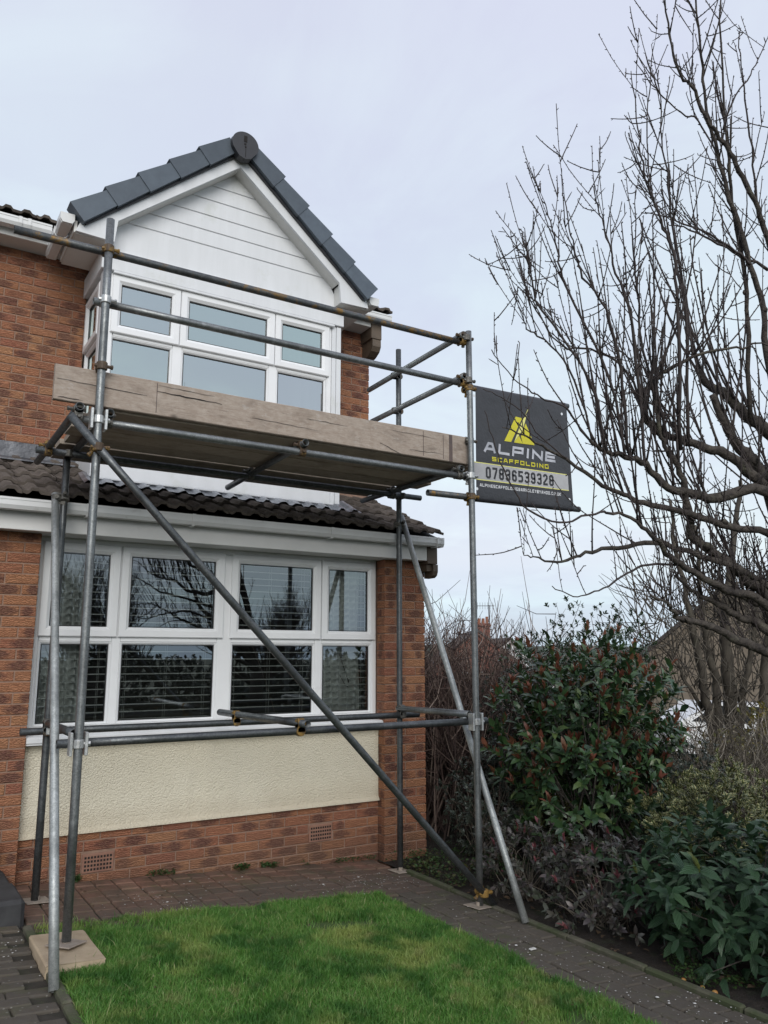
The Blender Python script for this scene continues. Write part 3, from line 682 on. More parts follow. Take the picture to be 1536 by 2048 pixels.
# ---- lean-to roof
SL = math.radians(22.5); sv = np.array([0, math.cos(SL), math.sin(SL)]); nv = np.array([0, -math.sin(SL), math.cos(SL)])
E0 = np.array([0, -.235, 2.818])
b = MB(); p0 = E0 + nv * -.03 + sv * .03; p1 = p0 + sv * 1.36
b.prism([(p0[1], p0[2]), (p1[1], p1[2]), (p1[1], p1[2] - .12), (p0[1] + .02, p0[2] - .03)], 0, -7, .04)
lr = part('lean_to_roof', b, MAT['underlay'], HOUSE)
def tile_mesh(seed):
    r = random.Random(seed); prof = [(0, .006), (.026, .0), (.038, .004), (.058, .026), (.098, .026), (.118, .004), (.178, .002), (.200, .026), (.245, .026), (.268, .004), (.297, .0)]
    n = len(prof); b = MB(); V = []
    for y_, lift in ((0, .036), (.42, -.002)):
        for t in (0, -.023):
            for x, h in prof: V.append((x + r.uniform(-.001, .001), y_, h + t + lift + r.uniform(-.001, .001)))
    F = []
    for i in range(n - 1):
        F += [(i, i + 1, 2 * n + i + 1, 2 * n + i), (n + i + 1, n + i, 3 * n + i, 3 * n + i + 1), (i + 1, i, n + i, n + i + 1)]
    F += [(0, 2 * n, 3 * n, n), (n - 1, 2 * n - 1, 4 * n - 1, 3 * n - 1)]
    b.add(V, F); me = b.mesh('roof_tile'); me.materials.append(MAT['tile']); return me
TM = [tile_mesh(i) for i in range(4)]
def slope_matrix(x, d, origin, s_, n_, tilt=0.):
    o = origin + s_ * d; m4 = Matrix.Identity(4)
    for i in range(3): m4[i][0] = (1, 0, 0)[i]; m4[i][1] = s_[i]; m4[i][2] = n_[i]; m4[i][3] = o[i] + (x if i == 0 else 0)
    return m4 @ Matrix.Rotation(tilt, 4, 'Z')
for k in range(5):
    for i in range(18):
        x = .055 - .30 * (i + 1)
        if k >= 2 and x + .3 < -.70 and x > -3.02: continue
        piece('roof_tile', random.choice(TM), lr, slope_matrix(x + random.uniform(-.003, .003), .30 * k, E0 + nv * random.uniform(-.002, .003), sv, nv, random.gauss(0, .006)))
# flashings
q0 = E0 + sv * 1.20 + nv * .045
b = MB(); b.box((-7, 1.005, 3.30), (-2.985, 1.018, 3.50)); b.prism([(1.004, 3.36), (1.004, 3.372), (q0[1] - .02, q0[2] + .0), (q0[1] - .02, q0[2] - .012)], 0, -7, -3.02)
part('flashing', b, MAT['lead'], HOUSE)
ap = MB(); nx = 90; a0 = E0 + sv * .50
for i in range(nx + 1):
    x = -3.06 + 2.50 * i / nx; ph = ((.055 - x) % .30); w_ = .026 * (1 if (.05 < ph < .11 or .19 < ph < .255) else .15)
    low = a0 + nv * (.040 + w_) + sv * random.uniform(-.012, .02); top = np.array([0, yb + .006, 3.118])
    if x < -2.99 or x > -.74: top = a0 + sv * .30 + nv * (.05 + w_ + random.uniform(0, .012))
    mid = low + sv * .14 + nv * .004
    for p in (low, mid, top): ap.v.append((x, p[1], p[2]))
for i in range(nx):
    for j in range(2): ap.f.append((3 * i + j, 3 * i + 3 + j, 3 * i + 4 + j, 3 * i + 1 + j))
part('flashing', ap, MAT['newlead'], HOUSE, label='bright crinkled flashing dressed over the tiles below the upstairs bay')
# fascia, soffit, gutter
b = MB(); b.cbox((-7, -.15, 2.592), (-.07, -.125, 2.815), .003); part('fascia', b, MAT['fascia'], HOUSE)
b = MB(); b.box((-7, -.124, 2.598), (-.02, .25, 2.606)); part('soffit', b, MAT['soffit'], HOUSE)
def gutter(x0, x1, y, z, parent, brackets, mt=MAT['gutter']):
    # square-line section; y, z = front top corner; the trough is open on top
    pr = [(0, 0), (0, -.048), (.014, -.074), (.085, -.074), (.10, -.05), (.10, 0), (.096, 0), (.096, -.048), (.083, -.07), (.016, -.07), (.004, -.046), (.004, -.003)]
    b = MB(); b.prism([(y + a, z + c) for a, c in pr], 0, x0, x1); b.prism([(y - .004 , z + .004), (y + .010, z + .004), (y + .010, z - .012), (y - .004, z - .012)], 0, x0, x1)
    g = part('gutter', b, mt, parent)
    for xb in brackets:
        b = MB(); pb_ = [(-.005, .006), (-.005, -.05), (.011, -.079), (.088, -.079), (.105, -.05), (.105, -.0), (.112, -.0), (.112, -.055), (.09, -.085), (.008, -.085), (-.011, -.052), (-.011, .006)]
        b.prism([(y + a, z + c) for a, c in pb_], 0, xb - .013, xb + .013); part('bracket', b, mt, g)
    return g
g1 = gutter(-7, .018, -.268, 2.792, HOUSE, [-3.11, -2.335, -1.13, -.475, -.03])
b = MB(); b.prism([(-.272, 2.797), (-.272, 2.742), (-.256, 2.713), (-.180, 2.713), (-.163, 2.74), (-.163, 2.797)], 0, .018, .04); part('stop_end', b, MAT['gutter'], g1)
# brown corbel at the right eaves
b = MB(); b.cbox((-.068, -.155, 2.565), (.045, .02, 2.80), .004); b.prism([(-.15, 2.562), (-.15, 2.50), (-.135, 2.462), (-.10, 2.442), (0, 2.442), (0, 2.562)], 0, -.0, .052); b.box((-.055, -.12, 2.50), (.0, .0, 2.563)); part('corbel', b, MAT['corbel'], HOUSE)

# ---- main roof: eaves left and right of the gable
for xa, xb in ((-7, -3.08), (-.70, -.11)): part('fascia', MB().cbox((xa, .80, 5.225), (xb, .825, 5.42), .003), MAT['fascia'], HOUSE)
for xa, xb in ((-7, -3.0), (-.73, -.02)): part('soffit', MB().box((xa, .826, 5.228), (xb, 1.10, 5.236)), MAT['soffit'], HOUSE)
gutter(-7, -3.37, .685, 5.352, HOUSE, [-3.62, -3.55]); gutter(-.62, .085, .685, 5.352, HOUSE, [-.34, -.28])
b = MB(); b.cbox((-.108, .79, 5.10), (.02, 1.04, 5.40), .004); b.prism([(.80, 5.098), (.80, 5.02), (.83, 4.97), (.90, 4.93), (1.02, 4.90), (1.02, 5.098)], 0, -.09, .016); part('corbel', b, MAT['corbel'], HOUSE)
E1 = np.array([0, .70, 5.375]); MS = math.radians(22.5); s1 = np.array([0, math.cos(MS), math.sin(MS)]); n1v = np.array([0, -math.sin(MS), math.cos(MS)])
b = MB(); p0 = E1 - n1v * .02; p1 = p0 + s1 * 4.75; b.prism([(p0[1], p0[2]), (p1[1], p1[2]), (p1[1] + 3.9, p0[2]), (p1[1], p1[2] - .15), (p0[1] + .1, p0[2] - .03)], 0, -7, .06); mr = part('main_roof', b, MAT['tile'], HOUSE)
for k in range(3):
    for i in range(24):
        x = .10 - .30 * (i + 1)
        if -3.45 < x < -.66: continue
        if x < -4.6: continue
        piece('roof_tile', random.choice(TM), mr, slope_matrix(x, .30 * k, E1, s1, n1v, random.gauss(0, .005)))

# ---- gable
XC, ZA, SG = -1.888, 6.316, .85
TH = math.atan(SG)
gab = MB(); gab.add([(-3.02, .40, 5.089), (-.72, .40, 5.089), (XC, .40, 6.20), (-3.02, 1.6, 5.089), (-.72, 1.6, 5.089), (XC, 1.6, 6.20)], [(0, 1, 2), (3, 5, 4), (0, 3, 4, 1)])
gw = part('gable', gab, MAT['upvc2'], HOUSE, label='white clad gable above the upstairs bay')
zs = [5.089, 5.372, 5.518, 5.668, 5.824, 5.972, 6.20]
for i in range(len(zs) - 1):
    z0, z1 = zs[i], zs[i + 1] - .004
    hw = lambda z: max(0.006, (6.215 - z) / .85)
    # each board laps the next, with a rounded lower lip
    a0, a1 = hw(z0), hw(z1)
    if i == 0: a0 = min(a0, 1.14)
    b = MB()
    for (d, za, zb) in ((0, z0, z0 + .006), (1, z0 + .006, z1)):
        wa, wb = (a0 if za == z0 else min(a0, hw(za))), min(a0, hw(zb)); y0, y1 = (.340, .332) if d == 0 else (.332, .336)
        b.add([(XC - wa, y0, za), (XC + wa, y0, za), (XC + wb, y1, zb), (XC - wb, y1, zb)], [(0, 1, 2, 3)])
    b.add([(XC - hw(z1), .336, z1), (XC + hw(z1), .336, z1), (XC + hw(z1), .375, z1 + .001), (XC - hw(z1), .375, z1 + .001)], [(0, 1, 2, 3)])
    b.add([(XC - a0, .340, z0), (XC + a0, .340, z0), (XC + a0, .38, z0), (XC - a0, .38, z0)], [(0, 3, 2, 1)])
    part('cladding_board', b, MAT['upvc2'], gw)
def slope_side(sgn):                             # mirrored pieces of one side: sgn -1 left, +1 right
    X = lambda d: XC + sgn * d
    # bargeboard with boxed foot
    b = MB(); P_ = [(0, 6.29), (1.35, 5.17), (1.375, 5.10), (1.07, 5.09), (1.05, 5.285), (0, 6.150)]
    if sgn < 0: P_ = P_[::-1]
    b.prism([(X(d), z) for d, z in P_], 1, .185, .212); part('bargeboard', b, MAT['upvc2'], gw)
    b = MB(); P2 = [(0, 6.149), (1.048, 5.284), (1.048, 5.315), (0, 6.18)]
    if sgn < 0: P2 = P2[::-1]
    b.prism([(X(d), z) for d, z in P2], 1, .213, .345); part('verge_soffit', b, MAT['soffit'], gw)
    b = MB(); q = sorted((X(1.068), X(1.37))); b.box((q[0], .213, 5.092), (q[1], .82, 5.105)); q = sorted((X(1.068), X(1.088))); b.box((q[0], .2125, 5.106), (q[1], .335, 5.285))
    q = sorted((X(1.362), X(1.385))); b.box((q[0], .2125, 5.10), (q[1], .80, 5.20)); part('box_end', b, MAT['soffit'], gw)
    u = np.array([sgn * math.cos(TH), 0, -math.sin(TH)]); nn = np.array([sgn * math.sin(TH), 0, math.cos(TH)])
    o = np.array([XC, 0, ZA])
    n_u = 5; ln = .335
    for i in range(n_u):
        d0 = .072 + ln * i; d1 = d0 + ln + .014; b = MB(); V = []
        for d, hb, ht in ((d0, -.012, .128), (d1, -.022, .158)):
            for y_ in (.122 - (.008 if d == d1 else 0), .26):
                for h in (hb, ht): V.append(o + u * d + nn * h + np.array([0, y_, 0]))
        b.add(V, [(0, 1, 3, 2), (4, 6, 7, 5), (0, 4, 5, 1), (2, 3, 7, 6), (0, 2, 6, 4), (1, 5, 7, 3)])
        part('verge_tile', b, MAT['verge'], gw)
    # dark strip under the caps, roof slope behind
    b = MB(); V = [o + u * d + nn * h + np.array([0, y_, 0]) for d in (.02, 1.74) for y_ in (.16, .24) for h in (-.035, -.008)]
    b.add(V, [(0, 1, 3, 2), (4, 6, 7, 5), (0, 4, 5, 1), (2, 3, 7, 6), (0, 2, 6, 4), (1, 5, 7, 3)]); part('verge_strip', b, MAT['verge_dark'], gw)
    b = MB(); V = [o + u * d + nn * h + np.array([0, y_, 0]) for d in (0, 1.70) for y_ in (.262, 3.2) for h in (.02, .10)]
    b.add(V, [(0, 1, 3, 2), (4, 6, 7, 5), (0, 4, 5, 1), (2, 3, 7, 6), (0, 2, 6, 4), (1, 5, 7, 3)]); part('gable_roof', b, MAT['verge'], gw)
    # short gutter along the gable eaves, seen end on
    pr = [(0, 0), (0, -.048), (.014, -.074), (.085, -.074), (.10, -.05), (.10, 0), (.094, 0), (.094, -.046), (.082, -.068), (.018, -.068), (.006, -.044), (.006, -.003)]
    b = MB(); gx = 1.392; zt = 5.225
    for y0, y1, e in ((.20, .34, .006), (.345, .44, 0), (.445, .56, .006), (.565, .9, 0)):
        b.prism([(X(gx + (.10 - a) * (1 if True else 0) + (e if a < .05 else -e)), zt + c + (e if c > -.01 else -e)) for a, c in (pr if sgn > 0 else pr[::-1])], 1, y0, y1)
    b.prism([(X(gx - .004), zt + .004), (X(gx + .106), zt + .004), (X(gx + .104), zt - .05), (X(gx + .086), zt - .078), (X(gx + .012), zt - .078), (X(gx - .004), zt - .05)][::1 if sgn < 0 else -1], 1, .18, .20)
    part('gutter', b, MAT['gutter'], gw)
slope_side(-1); slope_side(1)
b = MB(); poly = []
for i in range(22):
    a = math.radians(-25 + 230 * i / 21); poly.append((XC - .002 + .128 * math.cos(a), 6.318 + .122 * math.sin(a)))
poly += [(XC - .06, 6.19), (XC, 6.172), (XC + .055, 6.19)]
b.prism(poly, 1, .075, .15); rc = part('ridge_end_cap', b, MAT['verge_dark'], gw, label='round dark end cap closing the gable ridge')
b = MB(); b.box((XC - .018, .071, 6.34), (XC + .012, .0765, 6.40)); b.box((XC - .014, .071, 6.31), (XC + .004, .0765, 6.325)); b.box((XC - .008, .071, 6.285), (XC + .006, .0765, 6.298)); b.box((XC - .001, .072, 6.19), (XC + .003, .0765, 6.28)); part('cap_slot', b, MAT['black'], rc)
b = MB(); b.tube([(XC, .14, 6.335), (XC, 3.2, 6.335)], .125, 14); part('ridge_tile', b, MAT['verge'], gw)

# ---- the bricks: the 300 that show largest one by one, the rest as one part
HL.sort(key=lambda t: -t[0])
for vis, parent, ln, m4 in HL[:300]: piece('brick', brick_of(ln), parent, m4)
V = []; F = []; UV = []
for vis, parent, ln, m4 in HL[300:]:
    me = brick_of(ln); o = len(V)
    V += [tuple(m4 @ v.co) for v in me.vertices]; F += [tuple(o + i for i in p.vertices) for p in me.polygons]
    UV += [me.uv_layers[0].data[i].uv[:] for p in me.polygons for i in p.loop_indices]
me = bpy.data.meshes.new('bricks'); me.from_pydata(V, [], F); uv = me.uv_layers.new(name='UVMap')
uv.data.foreach_set('uv', np.array(UV, np.float32).ravel())
rb = link('bricks', me, MAT['brick'], HOUSE); rb['kind'] = 'stuff'

# ---- blinds and curtains inside the ground floor window
spans = [(-3.335, -2.775), (-2.755, -1.925), (-1.87, -1.04), (-1.02, -.47)]
bl_lab = ['white venetian blind behind the leftmost column of the ground floor window', 'white venetian blind in the wide column left of the thick window post', 'white venetian blind in the wide column right of the thick window post', 'white venetian blind in the narrow column beside the brick pier']
slats = {}
for (a, e), lab in zip(spans, bl_lab):
    r_ = root('venetian_blind', ((a + e) / 2, .255, 2.55), lab, 'blind', 'venetian blinds inside the ground floor window')
    b = MB(); b.cbox((a, .235, 2.51), (e, .28, 2.55), .004); part('head_rail', b, MAT['blindslat'], r_)
    ln = round(e - a, 3)
    if ln not in slats:
        b = MB(); b.add([(-ln / 2, -.023, .003), (ln / 2, -.023, .003), (ln / 2, 0, .0045), (-ln / 2, 0, .0045), (ln / 2, .023, .001), (-ln / 2, .023, .001), (-ln / 2, -.023, -.0025), (ln / 2, -.023, -.0025), (ln / 2, .023, -.002), (-ln / 2, .023, -.002)],
                        [(0, 1, 2, 3), (3, 2, 4, 5), (6, 9, 8, 7), (0, 6, 7, 1), (5, 4, 8, 9)]); sm_ = b.mesh('slat'); sm_.materials.append(MAT['blindslat']); slats[ln] = sm_
    z = 1.25
    while z < 2.50:
        piece('slat', slats[ln], r_, Matrix.Translation(((a + e) / 2 + random.gauss(0, .001), .257, z + random.gauss(0, .0015))) @ Matrix.Rotation(random.gauss(.02, .02), 4, 'X') @ Matrix.Rotation(random.gauss(0, .0012), 4, 'Y')); z += .0565
    b = MB()
    for t in ((.12, .5, .88) if e - a > .7 else (.15, .85)): b.tube([(a + (e - a) * t, .2325, 1.25), (a + (e - a) * t, .2325, 2.51)], .0016, 5); b.tube([(a + (e - a) * t, .282, 1.25), (a + (e - a) * t, .282, 2.51)], .0016, 5)
    part('ladder_cord', b, MAT['cord'], r_)
def curtain(x0, x1, y, z0, z1, label):
    b = MB(); n = 60
    for j, z in enumerate(np.linspace(z0, z1, 12)):
        for i in range(n + 1):
            t = i / n; x = x0 + (x1 - x0) * t
            b.v.append((x + .008 * math.sin(j * .9 + i * .3), y + .032 * math.sin(t * 34 + .5 * math.sin(j * .4)) + .008 * math.sin(j * .7 + t * 9), z))
    for j in range(11):
        for i in range(n): b.f.append((j * (n + 1) + i, j * (n + 1) + i + 1, (j + 1) * (n + 1) + i + 1, (j + 1) * (n + 1) + i))
    o = link('curtain', b.mesh('curtain', True), MAT['curtain']); tag(o, label, 'curtain', 'curtains inside the ground floor window')
curtain(-3.33, -2.98, .325, .9, 2.56, 'pale gathered curtain at the left end of the ground floor window')
curtain(-.97, -.52, .325, .9, 2.56, 'pale gathered curtain beside the brick pier end of the ground floor window')

# ------------------------------------------------------------------ scaffold
SC = root('scaffold', (-1.94, -.9, .1), 'grey tube and coupler scaffold standing over the lawn path', 'scaffold')
TR = .02415
def tube(name, a, b_, mt='steel', label=None):
    q = MB(); A, B = np.array(a, float), np.array(b_, float); n = max(2, int(np.linalg.norm(B - A) / .6) + 1)
    pts = [A + (B - A) * i / n for i in range(n + 1)]
    o = part(name, MB().tube(pts, TR, 18, hollow=True), MAT[mt], SC, label=label)
    me = o.data
    me.polygons.foreach_set('use_smooth', [len(p.vertices) == 4 for p in me.polygons]); return o
tube('standard', (-3.311, -1.44, .262), (-3.331, -1.44, 4.36), 'steel', 'front left upright pole')
tube('standard', (-.56, -1.44, .012), (-.56, -1.44, 4.262), 'steel')
tube('standard', (-3.295, -.36, .20), (-3.295, -.36, 3.135), 'steel_d')
tube('standard', (-.517, -.36, .012), (-.517, -.36, 4.485), 'steel_d')
tube('ledger', (-3.45, -1.39, 3.088), (-.54, -1.39, 3.088)); tube('ledger', (-3.508, -.41, 3.112), (-.32, -.41, 3.112), 'steel_d')
tube('ledger', (-3.42, -1.39, 1.256), (-.424, -1.39, 1.256), 'steel_d'); tube('ledger', (-3.467, -.41, 1.245), (-.359, -.41, 1.240), 'steel_d')
tube('transom', (-1.985, -1.46, 3.140), (-1.923, .13, 3.125), 'steel_d'); tube('transom', (-3.433, -1.45, 3.150), (-3.425, .08, 3.140), 'steel_d')
tube('transom', (-3.262, -1.45, 3.138), (-3.24, -.02, 3.16), 'steel_d'); tube('transom', (-.640, -1.43, 3.138), (-.61, .12, 3.145), 'steel_d')
tube('transom', (-.532, -.36, 1.292), (-.585, -1.395, 1.308)); tube('transom', (-3.30, -.37, 1.292), (-3.335, -1.40, 1.308), 'steel_d'); tube('transom', (-2.01, -.10, 1.300), (-1.957, -1.50, 1.304), 'steel_d')
tube('brace', (-3.492, -1.49, 3.078), (-.471, -1.49, .012), 'steel_d', 'long diagonal brace across the front')
tube('raker', (-.460, -.31, 2.95), (-.527, -1.874, .005), 'steel_l'); tube('raker', (-3.352, -.34, 2.83), (-3.453, -1.925, .205), 'steel_l')
tube('guard_rail', (-3.853, -1.39, 4.162), (-.612, -1.39, 4.178), 'steel_r', 'top guard rail with worn rusty patches'); tube('guard_rail', (-3.389, -1.39, 3.833), (-.60, -1.39, 3.837))
tube('guard_rail', (-.612, -1.44, 4.226), (-.555, .10, 4.226)); tube('guard_rail', (-.612, -1.45, 3.880), (-.545, .06, 3.905))
def seg(name, pa, pb, y, mt): tube(name, on(*pa, 'y', y), on(*pb, 'y', y), mt)
seg('banner_tube', (938, 775), (1135, 813), -1.39, 'steel_d'); seg('banner_tube', (855, 985), (1158, 1019), -1.39, 'steel_r')

def coupler(p, d1, d2, mt='coupler', off=.05):
    """two bands closed round crossing tubes with a saddle block, flap and bolts between them"""
    p = np.array(p, float); d1 = np.array(d1, float); d2 = np.array(d2, float); d1 /= np.linalg.norm(d1); d2 /= np.linalg.norm(d2)
    n = np.cross(d1, d2); n /= np.linalg.norm(n)
    if n @ (CAM - p) < 0: n = -n
    b = MB()
    for d, c in ((d1, p + n * off / 2), (d2, p - n * off / 2)):
        side = np.cross(d, n)
        b.tube([c - d * .024, c - d * .02, c + d * .02, c + d * .024], [.0285, .0315, .0315, .0285], 14)
        b.tube([c + side * .024 + n * .004, c + side * .05 + n * .004], .011, 8); b.tube([c + side * .05 + n * .004, c + side * .062 + n * .004], .014, 6)
        b.tube([c - side * .026, c - side * .042], [.015, .009], 7)
    a, e = d1 * .024, d2 * .024
    V = [p + sx * a + sy * e + n * sz for sz in (-off / 2 - .004, off / 2 + .004) for sx, sy in ((-1, -1), (1, -1), (1, 1), (-1, 1))]
    b.add(V, [(0, 3, 2, 1), (4, 5, 6, 7), (0, 1, 5, 4), (1, 2, 6, 5), (2, 3, 7, 6), (3, 0, 4, 7)])
    part('coupler', b, MAT[mt], SC)
X_, Y_, Z_ = (1, 0, 0), (0, 1, 0), (0, 0, 1)
for p, a, c, mt in [((-3.33, -1.415, 4.164), Z_, X_, 'coupler_y'), ((-3.328, -1.415, 3.835), Z_, X_, 'coupler_b'), ((-3.326, -1.42, 3.415), Z_, X_, 'coupler_y'),
                    ((-3.325, -1.415, 3.088), Z_, X_, 'coupler_b'), ((-3.318, -1.415, 1.256), Z_, X_, 'coupler_b'),
                    ((-.60, -1.415, 4.202), X_, Y_, 'coupler_y'), ((-.585, -1.42, 4.20), Z_, X_, 'coupler'), ((-.60, -1.415, 3.858), X_, Y_, 'coupler_y'), ((-.575, -1.42, 3.85), Z_, X_, 'coupler'),
                    ((-.56, -1.415, 3.793), Z_, X_, 'coupler_y'), ((-.56, -1.415, 2.925), Z_, X_, 'coupler_y'), ((-.555, -1.40, 3.37), Z_, X_, 'coupler'), ((-.565, -1.415, 3.088), Z_, X_, 'coupler_b'),
                    ((-.56, -1.415, 1.256), Z_, X_, 'coupler_b'), ((-.54, -.36, 4.226), Z_, Y_, 'coupler'), ((-.533, -.36, 3.898), Z_, Y_, 'coupler'),
                    ((-.517, -.385, 3.112), Z_, X_, 'coupler'), ((-.505, -.35, 2.86), Z_, (.1, .5, 1), 'coupler'), ((-.517, -.385, 1.242), Z_, X_, 'coupler'),
                    ((-3.295, -.385, 3.112), Z_, X_, 'coupler'), ((-3.32, -.37, 2.80), Z_, (.06, .6, 1), 'coupler'), ((-3.295, -.385, 1.245), Z_, X_, 'coupler_b'),
                    ((-1.98, -1.39, 3.114), X_, Y_, 'coupler_y'), ((-1.945, -.41, 3.13), X_, Y_, 'coupler'), ((-3.432, -1.40, 3.12), X_, Y_, 'coupler'), ((-3.43, -.41, 3.13), X_, Y_, 'coupler_y'), ((-3.26, -1.39, 3.114), X_, Y_, 'coupler'),
                    ((-.64, -1.39, 3.114), X_, Y_, 'coupler'), ((-.62, -.41, 3.13), X_, Y_, 'coupler'), ((-1.96, -1.40, 1.28), X_, Y_, 'coupler_y'), ((-1.998, -.41, 1.272), X_, Y_, 'coupler_y'),
                    ((-.53, -.41, 1.268), X_, Y_, 'coupler'), ((-3.305, -.41, 1.268), X_, Y_, 'coupler')]:
    coupler(p, a, c, mt)
dd = np.array([3.021, 0, -3.066]); dd /= np.linalg.norm(dd)
coupler((-3.326, -1.465, 2.910), Z_, dd, 'coupler_y'); coupler((-.56, -1.465, .104), Z_, dd, 'coupler_y')
# plates of the band-and-plate couplers
for x, z in ((-3.325, 3.088), (-3.318, 1.256), (-.56, 1.256)):
    for s_ in (-1, 1): part('coupler_plate', MB().cbox((x + s_ * .040 - .008, -1.468, z - .062), (x + s_ * .040 + .008, -1.405, z + .062), .003), MAT['coupler_b'], SC)
# base plates
def base_plate(x, y, rot, mt='plate', s_=.075, dz=0.):
    b = MB(); b.cbox((-s_, -s_, 0), (s_, s_, .006), .002); b.tube([(0, 0, .006), (0, 0, .03)], .018, 10)
    R_ = Matrix.Translation((x, y, gz(x) + .004 + dz)) @ Matrix.Rotation(rot, 4, 'Z') @ Matrix.Rotation(math.atan(.068), 4, 'Y')
    b.v = [tuple(R_ @ Vector(p)) for p in b.v]; part('base_plate', b, MAT[mt], SC)
base_plate(-3.311, -1.44, .72, dz=.052); base_plate(-.575, -1.44, .15); base_plate(-3.285, -.36, .1); base_plate(-.525, -.375, .1)
# sole block
b = MB(); b.cbox((-3.455, -1.70, gz(-3.3) - .03), (-3.165, -1.19, gz(-3.3) + .045), .008)
b.v = [(x + random.uniform(-.006, .006), y + random.uniform(-.006, .006), z - .068 * (x + 3.3) + random.uniform(-.002, .002)) for x, y, z in b.v]
o = link('sole_block', b.mesh('sole_block'), MAT['sole']); tag(o, 'flat buff block on the lawn edge under the front left scaffold pole', 'block')

# boards
def board(name, x0, x1, y0, y1, z0, z1, mt, label, cat='board', group=None, ends=True):
    r_ = root(name, ((x0 + x1) / 2, (y0 + y1) / 2, z0), label, cat, group)
    b = MB(); n = 14; prof = [(y0, z0 + .004), (y0 + .004, z0), (y1 - .004, z0), (y1, z0 + .004), (y1, z1 - .004), (y1 - .004, z1), (y0 + .004, z1), (y0, z1 - .004)]
    k = len(prof); sd_ = random.random() * 50
    for i in range(n + 1):
        x = x0 + (x1 - x0) * i / n
        for y_, z_ in prof: b.v.append((x, y_ + .0015 * mnoise.noise(Vector((x * 3, sd_, y_))), z_ + .005 * mnoise.noise(Vector((x * 1.3, z_ * 9, sd_)))))
    for i in range(n):
        for j in range(k): b.f.append((i * k + j, i * k + (j + 1) % k, (i + 1) * k + (j + 1) % k, (i + 1) * k + j))
    b.f += [tuple(range(k - 1, -1, -1)), tuple(range(n * k, n * k + k))]
    part('plank', b, mt, r_); return r_
tb = board('toe_board', -3.573, -.535, -1.395, -1.357, 3.186, 3.402, MAT['toe'], 'weathered grey toe board on edge along the scaffold front', 'board')
for x in (-2.98, -.975, -.79): part('saw_mark', MB().box((x - .0018, -1.3968, 3.20), (x + .0018, -1.393, 3.39)), MAT['band'], tb)
part('end_strap', MB().box((-.735, -1.3985, 3.19), (-.705, -1.392, 3.398)), MAT['band'], tb)
for x0, z0, ln, sl, th in ((-3.56, 3.312, .52, -.03, .004), (-2.98, 3.338, .42, -.03, .007), (-2.97, 3.375, .36, -.02, .003), (-3.55, 3.203, .14, -.02, .004), (-2.35, 3.27, .5, -.03, .003), (-1.95, 3.33, .32, -.02, .003), (-1.36, 3.245, .22, -.34, .004), (-1.25, 3.355, .4, -.02, .0025), (-1.1, 3.23, .3, .02, .003)):
    n = 9; mid_ = [(x0 + ln * i / n, z0 + sl * ln * i / n + random.uniform(-.003, .003)) for i in range(n + 1)]; b = MB(); w_ = [th * (.25 + .75 * math.sin(math.pi * (.12 + .82 * i / n))) * random.uniform(.6, 1.2) for i in range(n + 1)]
    b.v = [(x, -1.3982, z - t / 2) for (x, z), t in zip(mid_, w_)] + [(x, -1.3982, z + t / 2) for (x, z), t in zip(mid_, w_)]; b.f = [(i, i + 1, n + 2 + i, n + 1 + i) for i in range(n)]
    part('crack', b, MAT['black'], tb)
dl = ['front deck board of the scaffold directly behind the toe board', 'second scaffold deck board behind the toe board', 'third scaffold deck board counted from the toe board', 'scaffold deck board just before the open gap in the deck',
      'scaffold deck board just past the open gap in the deck', 'rear deck board of the scaffold nearest the house']
for i, (y0, ex, dx) in enumerate([(-1.352, -.47, .03), (-1.126, -.45, 0), (-.900, -.43, -.02), (-.674, -.41, .02), (-.412, -.60, 0), (-.165, -.62, .02)]):
    board('scaffold_board', -3.36 + dx, ex + dx, y0, y0 + .221, 3.176, 3.212, MAT['deck'], dl[i], 'board', 'boards of the scaffold deck')

# ------------------------------------------------------------------ banner
YB = -1.415
BN = root('banner', (0, YB, 3.78), 'black and yellow scaffolding banner laced between two tubes', 'banner')
tt0, tt1 = on(946, 777, 'y', -1.39), on(1128, 812, 'y', -1.39); bb0, bb1 = on(948, 996, 'y', -1.39), on(1142, 1017, 'y', -1.39)
def bnp(u, v):                                   # u across, v down
    t = tt0 + (tt1 - tt0) * u; c = bb0 + (bb1 - bb0) * u; return t + (c - t) * v
b = MB(); nu, nvv = 24, 24
rows = []
for j in range(9):                               # sleeve over the top tube
    a = math.pi * (1.0 + j / 8); rows.append(('t', a))
b = MB()
for i in range(nu + 1):
    u = i / nu; t = bnp(u, 0); c = bnp(u, 1)
    col = [t + np.array([0, .028 * math.cos(a), .028 * math.sin(a)]) for a in np.linspace(-.2, math.pi, 8)]
    f0, f1 = t + np.array([0, -.0285, -.028]), c + np.array([0, -.0285, .03])
    for k in range(nvv + 1):
        p = f0 + (f1 - f0) * k / nvv; wv_ = .004 * math.sin(u * 7 + k * .35) * math.sin(math.pi * k / nvv) * math.sin(math.pi * u)
        col.append(p + np.array([0, max(wv_, 0) * .6, 0]))
    col += [c + np.array([0, .028 * math.cos(a), .028 * math.sin(a)]) for a in np.linspace(math.pi, 2 * math.pi + .2, 8)]
    b.v += [tuple(p) for p in col]
K = len(col)
for i in range(nu):
    for j in range(K - 1): b.f.append((i * K + j, (i + 1) * K + j, (i + 1) * K + j + 1, i * K + j + 1))
part('cloth', b, MAT['cloth'], BN, True)
def bx(X): return (X - (-.525)) / (.455 + .525)   # picture-plane metres of the banner face to u, v
P0 = np.array([on(*p, 'y', -1.4205) for p in [(840 + 412 / 3.84, 680 + 428 / 3.84), (840 + 1088 / 3.84, 680 + 568 / 3.84), (840 + 1148 / 3.84, 680 + 1225 / 3.84), (840 + 438 / 3.84, 680 + 1142 / 3.84)]])
def bpt(px, py): p = on(840 + px / 3.84, 680 + py / 3.84, 'y', -1.4205); return p[0], p[2]
